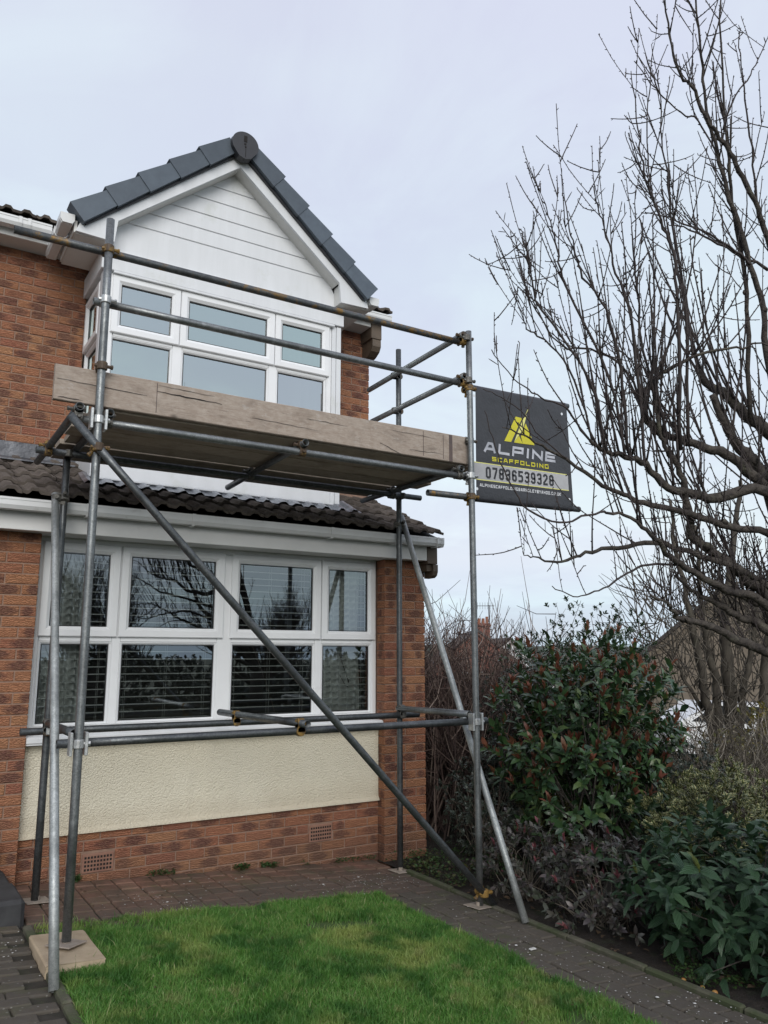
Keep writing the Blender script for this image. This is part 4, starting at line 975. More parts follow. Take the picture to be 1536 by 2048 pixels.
def flat(name, polys, mt, dy=0.):
    b = MB(); k = 0
    for pl_ in polys:
        y_ = -1.4202 - dy - .00012 * (k % 6); k += 1
        b.add([(x, y_, z) for x, z in pl_], [tuple(range(len(pl_)))])
    return part(name, b, mt, BN)
G = {'A': [[(0, 0), (.62, 4), (1.38, 4), (2, 0)], [(.4, 1.25), (1.6, 1.25)]], 'L': [[(0, 4), (0, 0), (2, 0)]], 'P': [[(0, 0), (0, 4), (2, 4), (2, 1.7), (.3, 1.7)]], 'I': [[(1, 0), (1, 4)]],
     'N': [[(0, 0), (0, 4), (2, 0), (2, 4)]], 'E': [[(2, 4), (0, 4), (0, 0), (2, 0)], [(.2, 2), (1.8, 2)]], 'S': [[(2, 4), (0, 4), (0, 2), (2, 2), (2, 0), (0, 0)]], 'C': [[(2, 4), (0, 4), (0, 0), (2, 0)]],
     'F': [[(2, 4), (0, 4), (0, 0)], [(.2, 2), (1.8, 2)]], 'O': [[(0, 0), (0, 4), (2, 4), (2, 0), (0, 0)]], 'D': [[(0, 0), (0, 4), (1.6, 4), (2, 3.4), (2, .6), (1.6, 0), (0, 0)]], 'G': [[(2, 4), (0, 4), (0, 0), (2, 0), (2, 1.9)]],
     'B': [[(0, 0), (0, 4), (1.7, 4), (2, 3), (1.6, 2), (2, 1), (1.7, 0), (0, 0)], [(.2, 2), (1.5, 2)]], 'R': [[(0, 0), (0, 4), (2, 4), (2, 1.9), (.3, 1.9)], [(.9, 1.7), (2, 0)]], 'Y': [[(0, 4), (1, 2), (2, 4)], [(1, 2), (1, 0)]],
     'H': [[(0, 0), (0, 4)], [(2, 0), (2, 4)], [(.2, 2), (1.8, 2)]], 'U': [[(0, 4), (0, 0), (2, 0), (2, 4)]], 'K': [[(0, 0), (0, 4)], [(2, 4), (.4, 2), (2, 0)]], '.': [[(.8, 0), (1.3, 0)]],
     '@': [[(2, 0), (0, 0), (0, 4), (2, 4), (2, 1.2), (.8, 1.2), (.8, 2.8), (2, 2.8)]], '0': [[(0, .5), (0, 3.5), (.5, 4), (1.5, 4), (2, 3.5), (2, .5), (1.5, 0), (.5, 0), (0, .5)]], '7': [[(0, 4), (2, 4), (2, 3.3), (.7, 0)]],
     '8': [[(0, .5), (0, 1.6), (.4, 2), (0, 2.4), (0, 3.5), (.5, 4), (1.5, 4), (2, 3.5), (2, 2.4), (1.6, 2), (2, 1.6), (2, .5), (1.5, 0), (.5, 0), (0, .5)], [(.5, 2), (1.5, 2)]],
     '3': [[(0, 3.6), (.4, 4), (1.6, 4), (2, 3.6), (2, 2.4), (1.6, 2), (2, 1.6), (2, .4), (1.6, 0), (.4, 0), (0, .4)], [(.7, 2), (1.5, 2)]], '6': [[(2, 3.5), (1.5, 4), (.5, 4), (0, 3.5), (0, .5), (.5, 0), (1.5, 0), (2, .5), (2, 1.7), (1.5, 2.2), (.2, 2.2)]],
     '5': [[(2, 4), (0, 4), (0, 2.3), (1.5, 2.3), (2, 1.8), (2, .5), (1.5, 0), (0, 0)]], '9': [[(0, .5), (.5, 0), (1.5, 0), (2, .5), (2, 3.5), (1.5, 4), (.5, 4), (0, 3.5), (0, 2.3), (.5, 1.8), (1.8, 1.8)]], '2': [[(0, 3.5), (.5, 4), (1.5, 4), (2, 3.5), (2, 2.6), (0, .6), (0, 0), (2, 0)]]}
def stroke(pts, hw):
    P = np.array(pts, float); n = len(P); closed = np.allclose(P[0], P[-1])
    Lf, Rt_ = [], []
    for i in range(n):
        d0 = P[i] - P[i - 1] if i > 0 else (P[-1] - P[-2] if closed else P[1] - P[0]); d1 = P[i + 1] - P[i] if i < n - 1 else (P[1] - P[0] if closed else P[-1] - P[-2])
        d0 = d0 / np.linalg.norm(d0); d1 = d1 / np.linalg.norm(d1); n0 = np.array([-d0[1], d0[0]]); n1_ = np.array([-d1[1], d1[0]])
        mm = n0 + n1_; mm /= np.linalg.norm(mm) + 1e-9; k = min(hw / max(mm @ n0, .3), hw * 2.2)
        e = np.zeros(2)
        if not closed and i == 0: e = -d1 * hw * .9
        if not closed and i == n - 1: e = d0 * hw * .9
        Lf.append(P[i] + mm * k + e); Rt_.append(P[i] - mm * k + e)
    return [[tuple(Lf[i]), tuple(Rt_[i]), tuple(Rt_[i + 1]), tuple(Lf[i + 1])] for i in range(n - 1)]
def words(name, txt, x0, x1, z0a, z1a, z0b, z1b, hw, gap, mt, shear=0., iw=.35):
    """text from x0 to x1; z0a..z1a height at the left end, z0b..z1b at the right end"""
    wid = [iw if c == 'I' else (.4 if c == '.' else 1.) for c in txt]; tot = sum(wid) + gap * (len(txt) - 1); cw = (x1 - x0) / tot; polys = []; x = x0
    lines = []
    for c, w_ in zip(txt, wid):
        for pl_ in G[c]:
            pts = []
            for a, h in pl_:
                fx = x + cw * w_ * (a / 2 if c not in 'I.' else .5 + (a - 1) * .3); t = (fx - x0) / (x1 - x0); za = z0a + (z0b - z0a) * t; zb = z1a + (z1b - z1a) * t
                m_ = hw; zz = za + m_ + (zb - za - 2 * m_) * h / 4
                inset = min(m_, cw * w_ * .4) if c not in 'I.' else 0
                fx = x + inset + (cw * w_ - 2 * inset) * a / 2 if c not in 'I.' else fx
                pts.append((fx + shear * (zz - za), zz))
            polys += stroke(pts, hw)
        x += cw * (w_ + gap)
    return flat(name, polys, mt)
# grey bar and its yellow rules
tl, tr_, br, bl_ = bpt(413, 935), bpt(1136, 1036), bpt(1143, 1156), bpt(416, 1066)
flat('grey_bar', [[bl_, br, tr_, tl]], MAT['grey'], -.0006)
for a, c in ((tl, tr_), (bl_, br)): flat('yellow_rule', [[(a[0], a[1] - .0035), (c[0], c[1] - .0035), (c[0], c[1] + .0035), (a[0], a[1] + .0035)]], MAT['yellow2'])
words('name_lettering', 'ALPINE', -.415, .352, 3.302, 3.388, 3.315, 3.398, .0105, .22, MAT['silver'], .12)
words('trade_lettering', 'SCAFFOLDING', -.333, .272, 3.239, 3.274, 3.251, 3.288, .0044, .34, MAT['yellow'])
words('phone_lettering', '07836539328', -.400, .324, 3.091, 3.186, 3.109, 3.205, .0092, .30, MAT['ink'])
words('address_lettering', 'ALPINESCAFFOLDINGBARNSLEY@YAHOO.CO.UK', -.462, .400, 3.020, 3.045, 3.036, 3.063, .0026, .30, MAT['white'])
cv = lambda L_: [bpt(*p) for p in L_][::-1]
flat('logo', [cv([(735, 588), (785, 600), (700, 783), (648, 775)])[::-1], cv([(812, 640), (880, 808), (790, 797), (775, 740)])[::-1], cv([(760, 735), (775, 765), (790, 797), (722, 787)])[::-1]], MAT['yellow'])
flat('logo_blade', [cv([(832, 523), (790, 690), (722, 785), (770, 655)])[::-1]], MAT['yellow2'], .0008)
for px, py in ((415, 428), (1088, 568), (1148, 1225), (438, 1142)):
    x, z = bpt(px, py); b = MB(); b.add([(x + .012 * math.cos(a), -1.4212, z + .012 * math.sin(a)) for a in np.linspace(0, 2 * math.pi, 13)[:-1]], [tuple(range(12))]); part('eyelet', b, MAT['eyelet'], BN)

# ------------------------------------------------------------------ planting
LT = np.array([(0, 0, 0), (.32, 0, .055), (.70, 0, .05), (1, 0, -.07), (.30, .5, .10), (.70, .40, .075), (.30, -.5, .10), (.70, -.40, .075)])
LF = np.array([(0, 1, 4), (1, 2, 5), (1, 5, 4), (2, 3, 5), (0, 6, 1), (1, 7, 2), (1, 6, 7), (2, 7, 3)])
LUV = np.stack([LT[:, 0], LT[:, 1] + .5], 1)
def unit(a): return a / (np.linalg.norm(a, axis=-1, keepdims=True) + 1e-9)
def leaf_frames(P, D, Nn):
    D = unit(D); Sd = unit(np.cross(Nn, D)); Nn = np.cross(D, Sd); return D, Sd, Nn
def leaves_joined(name, P, D, Nn, Ls, asp, mt, parent, stuff=False):
    if len(P) == 0: return None
    D, Sd, Nn = leaf_frames(P, D, Nn); n = len(P); Ls = np.asarray(Ls)[:, None, None]
    V = P[:, None] + Ls * (LT[None, :, :1] * D[:, None] + LT[None, :, 1:2] * asp * Sd[:, None] + LT[None, :, 2:] * Nn[:, None])
    F = (LF[None] + (np.arange(n) * 8)[:, None, None]).reshape(-1, 3)
    o = np_mesh(name, V.reshape(-1, 3), F, mt, parent, uv=np.tile(LUV, (n, 1)), smooth=True)
    if stuff: o['kind'] = 'stuff'
    return o
LMESH = {}
def leaf_mesh(mt, asp, k):
    key = (mt.name, asp, k)
    if key not in LMESH:
        r = np.random.default_rng(k); T = LT.copy(); T[:, 1] *= asp * (.9 + .2 * r.random()); T[:, 2] *= .5 + r.random(); T += r.normal(0, .008, T.shape)
        me = bpy.data.meshes.new('leaf'); me.from_pydata(T.tolist(), [], LF.tolist()); u = me.uv_layers.new(name='UVMap')
        u.data.foreach_set('uv', LUV[LF.ravel()].astype(np.float32).ravel()); me.polygons.foreach_set('use_smooth', [True] * 8); me.materials.append(mt); LMESH[key] = me
    return LMESH[key]
def leaves(P, D, Nn, Ls, asp, mt, parent, single, name='leaf', rest='foliage'):
    """the leaves that show largest one by one, the others as one part"""
    d = P - CAM; z = d @ FW; px = 768 + FPX * (d @ RT) / z; py = 1024 - FPX * (d @ UP) / z
    vis = np.where((px > 0) & (px < 1536) & (py > 0) & (py < 2048), np.asarray(Ls) / z, 0) * (1 + .35 * unit(P - P.mean(0)) @ -FW)
    order = np.argsort(-vis); A = order[:single]; B = order[single:]
    Du, Su, Nu = leaf_frames(P, D, Nn)
    for i in A:
        m4 = Matrix.Identity(4)
        for r in range(3): m4[r][0] = Du[i][r] * Ls[i]; m4[r][1] = Su[i][r] * Ls[i]; m4[r][2] = Nu[i][r] * Ls[i]; m4[r][3] = P[i][r]
        piece(name, leaf_mesh(mt, asp, int(i) % 4), parent, m4)
    if len(B): leaves_joined(rest, P[B], D[B], Nn[B], np.asarray(Ls)[B], asp, mt, parent, True)
def shoot_points(c, r, n, shell=.55, up=.6, zmin=.03, seed=0, gap=.25, gsc=2.2):
    g = np.random.default_rng(seed); out = []
    c = np.array(c); r = np.array(r)
    while len(out) < n:
        q = g.normal(size=3); q /= np.linalg.norm(q); rad = shell + (1 - shell) * g.random() ** .7
        lump = 1 + .34 * mnoise.noise(Vector((q * 2.1 + seed).tolist())) + .10 * mnoise.noise(Vector((q * 5 + seed).tolist()))
        p = c + q * r * rad * lump
        if p[2] < gz(p[0]) + zmin: continue
        if mnoise.noise(Vector((p * gsc + seed * 3.1).tolist())) < -1 + 2 * gap * .62: continue
        dr = unit(q / r * r.min() + np.array([0, 0, up]) + g.normal(size=3) * .28); out.append((p, dr))
    return np.array([o[0] for o in out]), np.array([o[1] for o in out])
def rosettes(P, D, per, L_, seed=0, tilt=(.7, 1.25), along=.9, sd_=.27, droop=0.):
    g = np.random.default_rng(seed + 99); n = len(P); RP, RD, RN, RL = [], [], [], []
    A = unit(np.cross(D, np.array([.3, .5, .81]))); B = np.cross(D, A)
    for k in range(per):
        ph = k * 2.4 + g.uniform(0, .6, n); t = tilt[0] + (tilt[1] - tilt[0]) * (k / max(per - 1, 1)) + g.normal(0, .16, n)
        o = np.cos(ph)[:, None] * A + np.sin(ph)[:, None] * B
        d = np.cos(t)[:, None] * D + np.sin(t)[:, None] * o; d[:, 2] -= droop * g.random(n); nn = np.sin(t)[:, None] * D - np.cos(t)[:, None] * o
        RP.append(P - D * (L_ * along * k / per)[:, None] if not np.isscalar(L_) else P - D * (L_ * along * k / per)); RD.append(d)
        nn[:, 2] += .35; RN.append(nn + g.normal(0, .15, nn.shape)); RL.append(L_ * np.clip(g.normal(1, sd_, n), .45, 1.5) * (1 - .15 * k / per))
    return np.concatenate(RP), np.concatenate(RD), np.concatenate(RN), np.concatenate(RL)
def stems(base, P, D, n, r0, mt, parent, spread=.12, seed=0, name='stem'):
    g = np.random.default_rng(seed + 5); b = MB(); idx = g.permutation(len(P))[:n]; base = np.array(base)
    for i in idx:
        a = base + np.array([g.normal(0, spread), g.normal(0, spread), 0]); e = P[i] - D[i] * .02; m_ = a * .45 + e * .55; m_[2] += g.uniform(-.05, .15); m_[:2] += g.normal(0, .04, 2)
        pts = [a, a * .6 + m_ * .4 + g.normal(0, .01, 3), m_, m_ * .45 + e * .55 + g.normal(0, .015, 3), e]
        b.tube(pts, [r0, r0 * .85, r0 * .65, r0 * .5, r0 * .3], 5)
    return part(name, b, mt, parent, True)

def shrub(name, label, cat, c, r, n, per, L_, asp, leaf, single, seed, stem=('bark', 50, .007), tilt=(.7, 1.25), shell=.5, up=.6, tip=None, gap=.3, droop=0., group=None, gsc=2.2):
    rt = root(name, (c[0], c[1], gz(c[0])), label, cat, group)
    P, D = shoot_points(c, r, n, shell, up, seed=seed, gap=gap, gsc=gsc)
    if tip:
        frac, tmat, tl, tper, top = tip; g = np.random.default_rng(seed + 3)
        sel = (g.random(n) < frac) & (P[:, 2] > c[2] - r[2] * top)
        TP, TD, TN, TL_ = rosettes(P[sel] + D[sel] * .02, unit(D[sel] + np.array([0, 0, .8])), tper, tl, seed + 8, (.15, .6), .5)
        leaves(TP, TD, TN, TL_, .34, LEAF[tmat], rt, min(60, len(TP)), 'young_leaf', 'young_foliage')
    RP, RD, RN, RL = rosettes(P, D, per, L_, seed, tilt, droop=droop)
    leaves(RP, RD, RN, RL, asp, LEAF[leaf], rt, single)
    stems((c[0], c[1], gz(c[0]) - .02), P, D, stem[1], stem[2], MAT[stem[0]], rt, r[0] * .2, seed)
    return rt, P, D

shrub('viburnum_shrub', 'low evergreen shrub with long dark ribbed leaves at the path edge, lower right', 'shrub', (.22, -2.92, .30), (.72, .80, .46), 400, 7, .105, .37, 'vib', 298, 3, tilt=(.75, 1.45), shell=.45, up=.35, tip=(.06, 'vib_y', .10, 3, .2), gap=.18, droop=.5)
shrub('photinia_shrub', 'tall evergreen shrub with red young leaves among dark green ones', 'shrub', (.95, -1.08, .98), (.98, .66, .98), 700, 9, .092, .42, 'photinia', 290, 8, stem=('bark', 110, .009), tip=(.55, 'photinia_red', .085, 6, .35), gap=.46, shell=.36, gsc=2.9)
shrub('purple_shrub', 'low purple leaved shrub behind the foot of the right raking pole', 'shrub', (-.10, -1.42, .20), (.36, .50, .36), 190, 8, .050, .45, 'purple', 120, 13, tip=(.10, 'pink', .05, 4, .9), stem=('palestem', 40, .004), gap=.25)
shrub('purple_shrub', 'low purple and pink leaved shrub left of the ribbed leaf shrub', 'shrub', (-.08, -2.12, .22), (.40, .45, .40), 200, 8, .052, .45, 'purple', 120, 14, tip=(.16, 'pink', .055, 5, .9), stem=('palestem', 46, .004), gap=.25)
shrub('variegated_shrub', 'small leaved shrub with cream edged leaves below the grey stems', 'shrub', (1.12, -2.2, .50), (.66, .50, .46), 900, 10, .036, .5, 'euon', 0, 17, stem=('bark', 60, .004), gap=.18)
shrub('variegated_shrub', 'cream edged shrub at the right edge of the bed', 'shrub', (1.85, -2.65, .42), (.45, .45, .40), 520, 10, .036, .5, 'euon', 0, 18, stem=('bark', 30, .004), gap=.22)
shrub('dark_shrub', 'dark small leaved shrub beside the right corner of the house', 'shrub', (.50, -.35, .46), (.52, .50, .50), 620, 9, .032, .42, 'dark', 0, 21, stem=('palestem', 70, .004), gap=.30)
shrub('dark_shrub', 'dark dull leaved shrub between the bare hedge and the red tipped shrub', 'shrub', (1.25, .05, .80), (.62, .55, .85), 800, 9, .034, .42, 'dark', 0, 22, stem=('bark', 70, .006), gap=.30)
shrub('olive_shrub', 'small yellowish green shrub low beside the dark corner shrub', 'shrub', (.62, -.95, .30), (.34, .30, .34), 200, 8, .04, .45, 'olive', 0, 23, stem=('bark', 30, .004), gap=.3)
shrub('holly_shrub', 'tall holly with small glossy leaves rising behind the red tipped shrub', 'shrub', (2.35, .05, 1.28), (.85, .7, 1.05), 900, 8, .042, .5, 'holly', 0, 25, stem=('bark', 90, .008), gap=.36, shell=.5)
shrub('dark_shrub', 'dark small leaved shrub filling the bed right of the red tipped shrub', 'shrub', (1.80, -1.40, .50), (.42, .42, .52), 560, 9, .036, .42, 'dark', 0, 24, stem=('bark', 40, .005), gap=.25)
shrub('privet_shrub', 'grey green small leaved shrub behind the left shoulder of the red tipped shrub', 'shrub', (1.35, -.25, 1.25), (.62, .55, .80), 760, 9, .036, .45, 'holly', 0, 26, stem=('bark', 60, .005), gap=.28)
shrub('golden_shrub', 'yellow leaved shrub glowing behind the grey multi stemmed tree', 'shrub', (4.3, -.65, .55), (.95, .6, .62), 700, 8, .05, .5, 'euony', 0, 27, stem=('bark', 50, .006), gap=.3)

def twiggy(name, label, base, wid, h, n, mt, seed, r0=.006, lean=(0, 0), side=5, cat='shrub', dens=1., curl=.05):
    g = np.random.default_rng(seed); rt = root(name, base, label, cat); b = MB()
    for i in range(n):
        a = np.array(base) + np.array([g.normal(0, wid[0] * .5), g.normal(0, wid[1] * .5), -.03]); hh = h * g.uniform(.55, 1.08)
        d = np.array([g.normal(lean[0], .22), g.normal(lean[1], .22), 1.0]); pts = [a]; k = 7
        for j in range(k):
            d = d + g.normal(0, curl * 2.2, 3) * np.array([1, 1, .4]); pts.append(pts[-1] + unit(d) * hh / k)
        pts = np.array(pts); b.tube(pts, np.linspace(r0 * g.uniform(.7, 1.3), r0 * .28, k + 1), 4, False)
        for s_ in range(int(side * dens)):
            j = g.integers(2, k); st = pts[j] + (pts[j + 1 if j < k else j] - pts[j]) * g.random(); dd_ = unit(g.normal(0, 1, 3) * np.array([1, 1, .5]) + np.array([0, 0, .8])); ln = h * g.uniform(.08, .24)
            q = [st, st + dd_ * ln * .5 + g.normal(0, .012, 3), st + dd_ * ln + np.array([0, 0, ln * .25])]; b.tube(q, [r0 * .45, r0 * .35, r0 * .22], 3, False)
    part('twigs', b, mt, rt); return rt
twiggy('bare_hedge', 'bare reddish brown twig hedge beside the right side of the house', (.95, 1.1, 0), (.9, .9), 2.25, 300, MAT['hedge'], 31, .0105)
twiggy('bare_hedge', 'bare twig thicket right of the upright pole and left of the red tipped shrub', (2.0, 1.3, 0), (1.0, .9), 2.1, 300, MAT['hedge'], 32, .0105)
twiggy('bare_hedge', 'far bare hedge in front of the brick gable house', (2.8, 4.2, 0), (2.0, 1.2), 2.25, 330, MAT['hedge'], 33, .012)
twiggy('bare_shrub', 'tangled grey leafless shrub at the foot of the multi stemmed tree', (2.9, -.95, -.03), (1.0, .7), 1.35, 330, MAT['tangle'], 34, .0075, (-.2, -.1), 7, curl=.16)
twiggy('bare_shrub', 'tangled bare shrub at the far right below the big tree', (3.3, -1.5, -.05), (.9, .8), 1.3, 260, MAT['tangle'], 35, .0075, (0, 0), 7, curl=.16)

# ---- the big bare tree at the right: limbs, then upright shoots with buds
TK = .80
TREE = root('bare_tree', (.10, -3.95, 0), 'big leafless tree at the right edge with upright budded shoots', 'tree')
tr_mb, tw_mb = MB(), MB(); TG = np.random.default_rng(77); LIMBS = []
def smooth_path(P, per=4, wob=.0):
    P = np.array(P, float); n = len(P); out = []
    for i in range(n - 1):
        p0, p1, p2, p3 = P[max(i - 1, 0)], P[i], P[i + 1], P[min(i + 2, n - 1)]
        for k in range(per):
            t = k / per; out.append(.5 * ((2 * p1) + (-p0 + p2) * t + (2 * p0 - 5 * p1 + 4 * p2 - p3) * t * t + (-p0 + 3 * p1 - 3 * p2 + p3) * t ** 3))
    out.append(P[-1]); out = np.array(out)
    if wob: out[1:-1] += TG.normal(0, wob, out[1:-1].shape)
    return out
def spurs(mb, pts, sp, ln, r):
    """buds and short spurs along a shoot"""
    seg = np.linalg.norm(np.diff(pts, axis=0), axis=1); tot = seg.sum(); s_ = sp * TG.uniform(.5, 1); cum = np.concatenate([[0], np.cumsum(seg)]); sidev = TG.normal(size=3)
    while s_ < tot:
        i = min(np.searchsorted(cum, s_) - 1, len(seg) - 1); t = (s_ - cum[i]) / seg[i]; p = pts[i] + (pts[i + 1] - pts[i]) * t; d = unit(pts[i + 1] - pts[i]); sidev = np.cross(sidev, d) + TG.normal(0, .4, 3)
        o = unit(sidev - d * (sidev @ d)); q = unit(o + d * .9); l_ = ln * TG.uniform(.5, 1.3)
        if TG.random() < .05: l_ *= 4
        mb.tube([p, p + q * l_ * .7, p + q * l_], [r * .55, r * .75, r * .35], 4, False)
        s_ += sp * TG.uniform(.6, 1.4)
def shoot(p, d, ln, r, mb=tw_mb, buds=True, upw=.10, wob=.04):
    k = max(5, int(ln / .09)); pts = [np.array(p)]; d = unit(np.array(d, float))
    for j in range(k):
        d = unit(d + np.array([0, 0, upw]) + TG.normal(0, wob, 3)); pts.append(pts[-1] + d * ln / k)
    pts = np.array(pts); mb.tube(pts, np.linspace(r, max(r * .38, .0019), k + 1), 6 if r > .006 else 5)
    if buds: spurs(mb, pts, .036, .011, max(r * .8, .003))
    return pts
def limb(px, D, r, spawn=0, slen=(.3, .9), mb=tr_mb, lean=(-.12, -.05), ps=6, wob=.006):
    n = len(px); Ds = np.linspace(D[0], D[1], n); P = smooth_path([far(x, y, d * TK) for (x, y), d in zip(px, Ds)], 4, wob * TK); rr = TK * (.74 if r[0] > .03 else .9) * np.linspace(r[0], r[1], len(P)) * (1 + TG.normal(0, .05, len(P)))
    mb.tube(P, rr, 9 if r[0] > .02 else 6); LIMBS.append((P, rr))
    for _ in range(int(spawn * 1.45)):
        i = TG.integers(1, len(P) - 1); t = unit(P[i + 1] - P[i]); d = np.array([lean[0] * TG.uniform(.2, 1.6), lean[1] + TG.normal(0, .35), 1.0]) + t * TG.uniform(.1, .9) + TG.normal(0, .22, 3)
        ln = TG.uniform(*slen); sp = shoot(P[i], d, ln * TK, TK * min(rr[i] / TK * .6, .0052 * (.55 + ln)))
        for q in range(TG.integers(0, 3)):
            j = TG.integers(1, len(sp) - 1); shoot(sp[j], unit(sp[j + 1] - sp[j]) * .8 + TG.normal(0, .7, 3), TG.uniform(.06, .26), .0030)
    return P
B0 = far(1700, 1390, 5.25 * TK)
tr_mb.tube(smooth_path([(B0[0] + .05, B0[1] - .06, -.1), (B0[0] + .03, B0[1] - .04, .5), (B0[0] + .01, B0[1], 1.0), tuple(B0)], 4, .01), np.linspace(.13, .085, 13), 14)
HUB = (1700, 1390)
limb([HUB, (1610, 1240), (1534, 972), (1479, 899), (1450, 848), (1425, 790)], (5.25, 5.3), (.075, .030), 14, (.4, 1.2))
limb([HUB, (1640, 1130), (1536, 988), (1435, 997), (1377, 986), (1337, 975), (1290, 932), (1260, 915), (1213, 903), (1180, 881)], (5.25, 4.75), (.06, .013), 26, (.35, 1.1))
limb([HUB, (1620, 1060), (1536, 979), (1464, 917), (1424, 899), (1377, 884), (1333, 870), (1300, 848), (1286, 797), (1310, 760), (1345, 735), (1400, 708), (1470, 695), (1536, 691)], (5.25, 5.0), (.055, .006), 26, (.35, 1.2))
limb([HUB, (1640, 1000), (1536, 862), (1501, 837), (1461, 797), (1421, 771), (1395, 742)], (5.25, 5.5), (.075, .030), 14, (.4, 1.5))
limb([HUB, (1600, 1270), (1536, 1194), (1497, 1161), (1468, 1136), (1424, 1103), (1384, 1070), (1377, 1016), (1362, 943), (1340, 910), (1322, 870), (1310, 800)], (5.25, 4.9), (.06, .014), 22, (.3, .9))
P7 = limb([HUB, (1590, 1260), (1508, 1194), (1461, 1183), (1410, 1158), (1362, 1129), (1326, 1096), (1293, 1059), (1249, 1030), (1209, 1023)], (5.25, 4.5), (.045, .009), 18, (.25, .8))
limb([(1209, 1023), (1165, 1033), (1120, 1046), (1056, 1021), (1033, 987), (1007, 940), (986, 875), (969, 821)], (4.5, 4.35), (.0085, .0028), 0, mb=tw_mb, wob=.003)
limb([HUB, (1600, 1130), (1536, 1067), (1461, 1052), (1377, 1027), (1286, 1005), (1249, 990), (1202, 972), (1133, 917), (1085, 892), (1034, 866), (1004, 855)], (5.25, 4.5), (.04, .003), 16, (.2, .7))
limb([(1180, 881), (1155, 850), (1133, 815), (1093, 801), (1056, 779), (1027, 757), (983, 699)], (4.75, 4.5), (.008, .0028), 2, (.1, .25), mb=tw_mb, wob=.003)
limb([(1133, 917), (1085, 877), (1040, 820), (1003, 795), (966, 778)], (4.55, 4.4), (.005, .0025), 0, mb=tw_mb, wob=.003)
limb([HUB, (1600, 1230), (1500, 1150), (1400, 1110), (1308, 1085), (1238, 1096), (1180, 1103), (1144, 1116), (1104, 1123), (1067, 1114), (1045, 1103)], (5.25, 4.6), (.034, .003), 10, (.2, .6))
limb([(1362, 1129), (1297, 1129), (1253, 1147), (1217, 1172), (1180, 1187), (1147, 1192), (1104, 1172)], (4.85, 4.5), (.010, .003), 4, (.15, .45), mb=tw_mb, wob=.003)
limb([HUB, (1600, 1340), (1536, 1307), (1500, 1291), (1461, 1272), (1431, 1256), (1402, 1244), (1373, 1239), (1357, 1235), (1345, 1217), (1334, 1205), (1300, 1188)], (5.25, 4.7), (.05, .009), 14, (.2, .6))
limb([HUB, (1600, 1300), (1536, 1262), (1509, 1244), (1480, 1233), (1451, 1217), (1422, 1201), (1392, 1186), (1350, 1150)], (5.25, 5.0), (.055, .012), 14, (.3, .8))
limb([HUB, (1580, 1235), (1536, 1209), (1500, 1198), (1470, 1186), (1441, 1180), (1400, 1150), (1380, 1110)], (5.25, 5.2), (.045, .010), 12, (.3, .9))
# upright leaders reaching out of the picture
for px, D, r, sp in [([(1640, 1100), (1545, 760), (1526, 620), (1501, 529), (1475, 437), (1450, 365), (1428, 284), (1413, 204), (1402, 109), (1391, 0), (1382, -90)], (5.3, 5.1), (.031, .005), 16),
                     ([(1640, 1000), (1590, 620), (1536, 474), (1515, 419), (1486, 357), (1461, 303), (1432, 266), (1410, 233), (1388, 179), (1362, 153), (1344, 91), (1330, 0), (1322, -60)], (5.3, 4.9), (.024, .004), 14),
                     ([(1501, 837), (1494, 620), (1483, 510), (1464, 401), (1453, 292), (1446, 182), (1439, 0), (1436, -60)], (5.3, 5.2), (.020, .004), 14),
                     ([(1362, 900), (1355, 620), (1348, 510), (1326, 456), (1308, 401), (1290, 357), (1282, 292), (1271, 219), (1262, 142)], (5.0, 4.8), (.014, .003), 16),
                     ([(1377, 884), (1370, 620), (1348, 456), (1333, 346), (1322, 255), (1317, 142)], (5.1, 4.9), (.013, .003), 12),
                     ([(1308, 401), (1300, 365), (1295, 255), (1299, 164), (1308, 91)], (4.85, 4.8), (.006, .0028), 2),
                     ([(1333, 870), (1285, 700), (1275, 583), (1270, 510), (1271, 379)], (5.0, 4.9), (.012, .0028), 10),
                     ([(1290, 932), (1270, 720), (1260, 620), (1231, 547), (1213, 474), (1198, 419), (1189, 397)], (4.9, 4.7), (.012, .0028), 12),
                     ([(1260, 915), (1240, 740), (1213, 620), (1166, 554), (1151, 510), (1140, 456), (1124, 386)], (4.85, 4.6), (.012, .0028), 12),
                     ([(1250, 912), (1220, 760), (1151, 612), (1122, 540), (1111, 485), (1096, 430), (1084, 401)], (4.8, 4.6), (.011, .0028), 12),
                     ([(1213, 903), (1180, 760), (1085, 620), (1063, 558), (1051, 503), (1040, 459)], (4.75, 4.5), (.010, .0028), 12),
                     ([(1190, 884), (1150, 760), (1100, 690), (1060, 660), (1047, 640), (1030, 584)], (4.7, 4.5), (.008, .0028), 8),
                     ([(1300, 848), (1250, 740), (1180, 700), (1120, 690), (1060, 600), (1052, 588)], (5.0, 4.8), (.010, .0028), 10),
                     ([(1500, 529), (1470, 500), (1400, 460), (1340, 435), (1290, 425)], (5.2, 5.0), (.012, .003), 8),
                     ([(1536, 540), (1480, 510), (1420, 480), (1370, 455), (1336, 448)], (5.3, 5.1), (.012, .003), 8),
                     ([(1446, 260), (1470, 190), (1500, 150), (1520, 110), (1545, 60)], (5.2, 5.3), (.007, .003), 2),
                     ([(1515, 419), (1505, 300), (1490, 200), (1480, 110), (1477, 50)], (5.2, 5.1), (.009, .003), 4),
                     ([(1430, 300), (1395, 240), (1370, 232), (1330, 195), (1300, 165), (1268, 122)], (5.0, 4.8), (.007, .003), 2)]:
    P = limb(px, D, r, sp, (.12, .55), mb=tr_mb if r[0] > .015 else tw_mb, lean=(-.15, 0), wob=.005); spurs(tw_mb, P, .038, .012, .004)
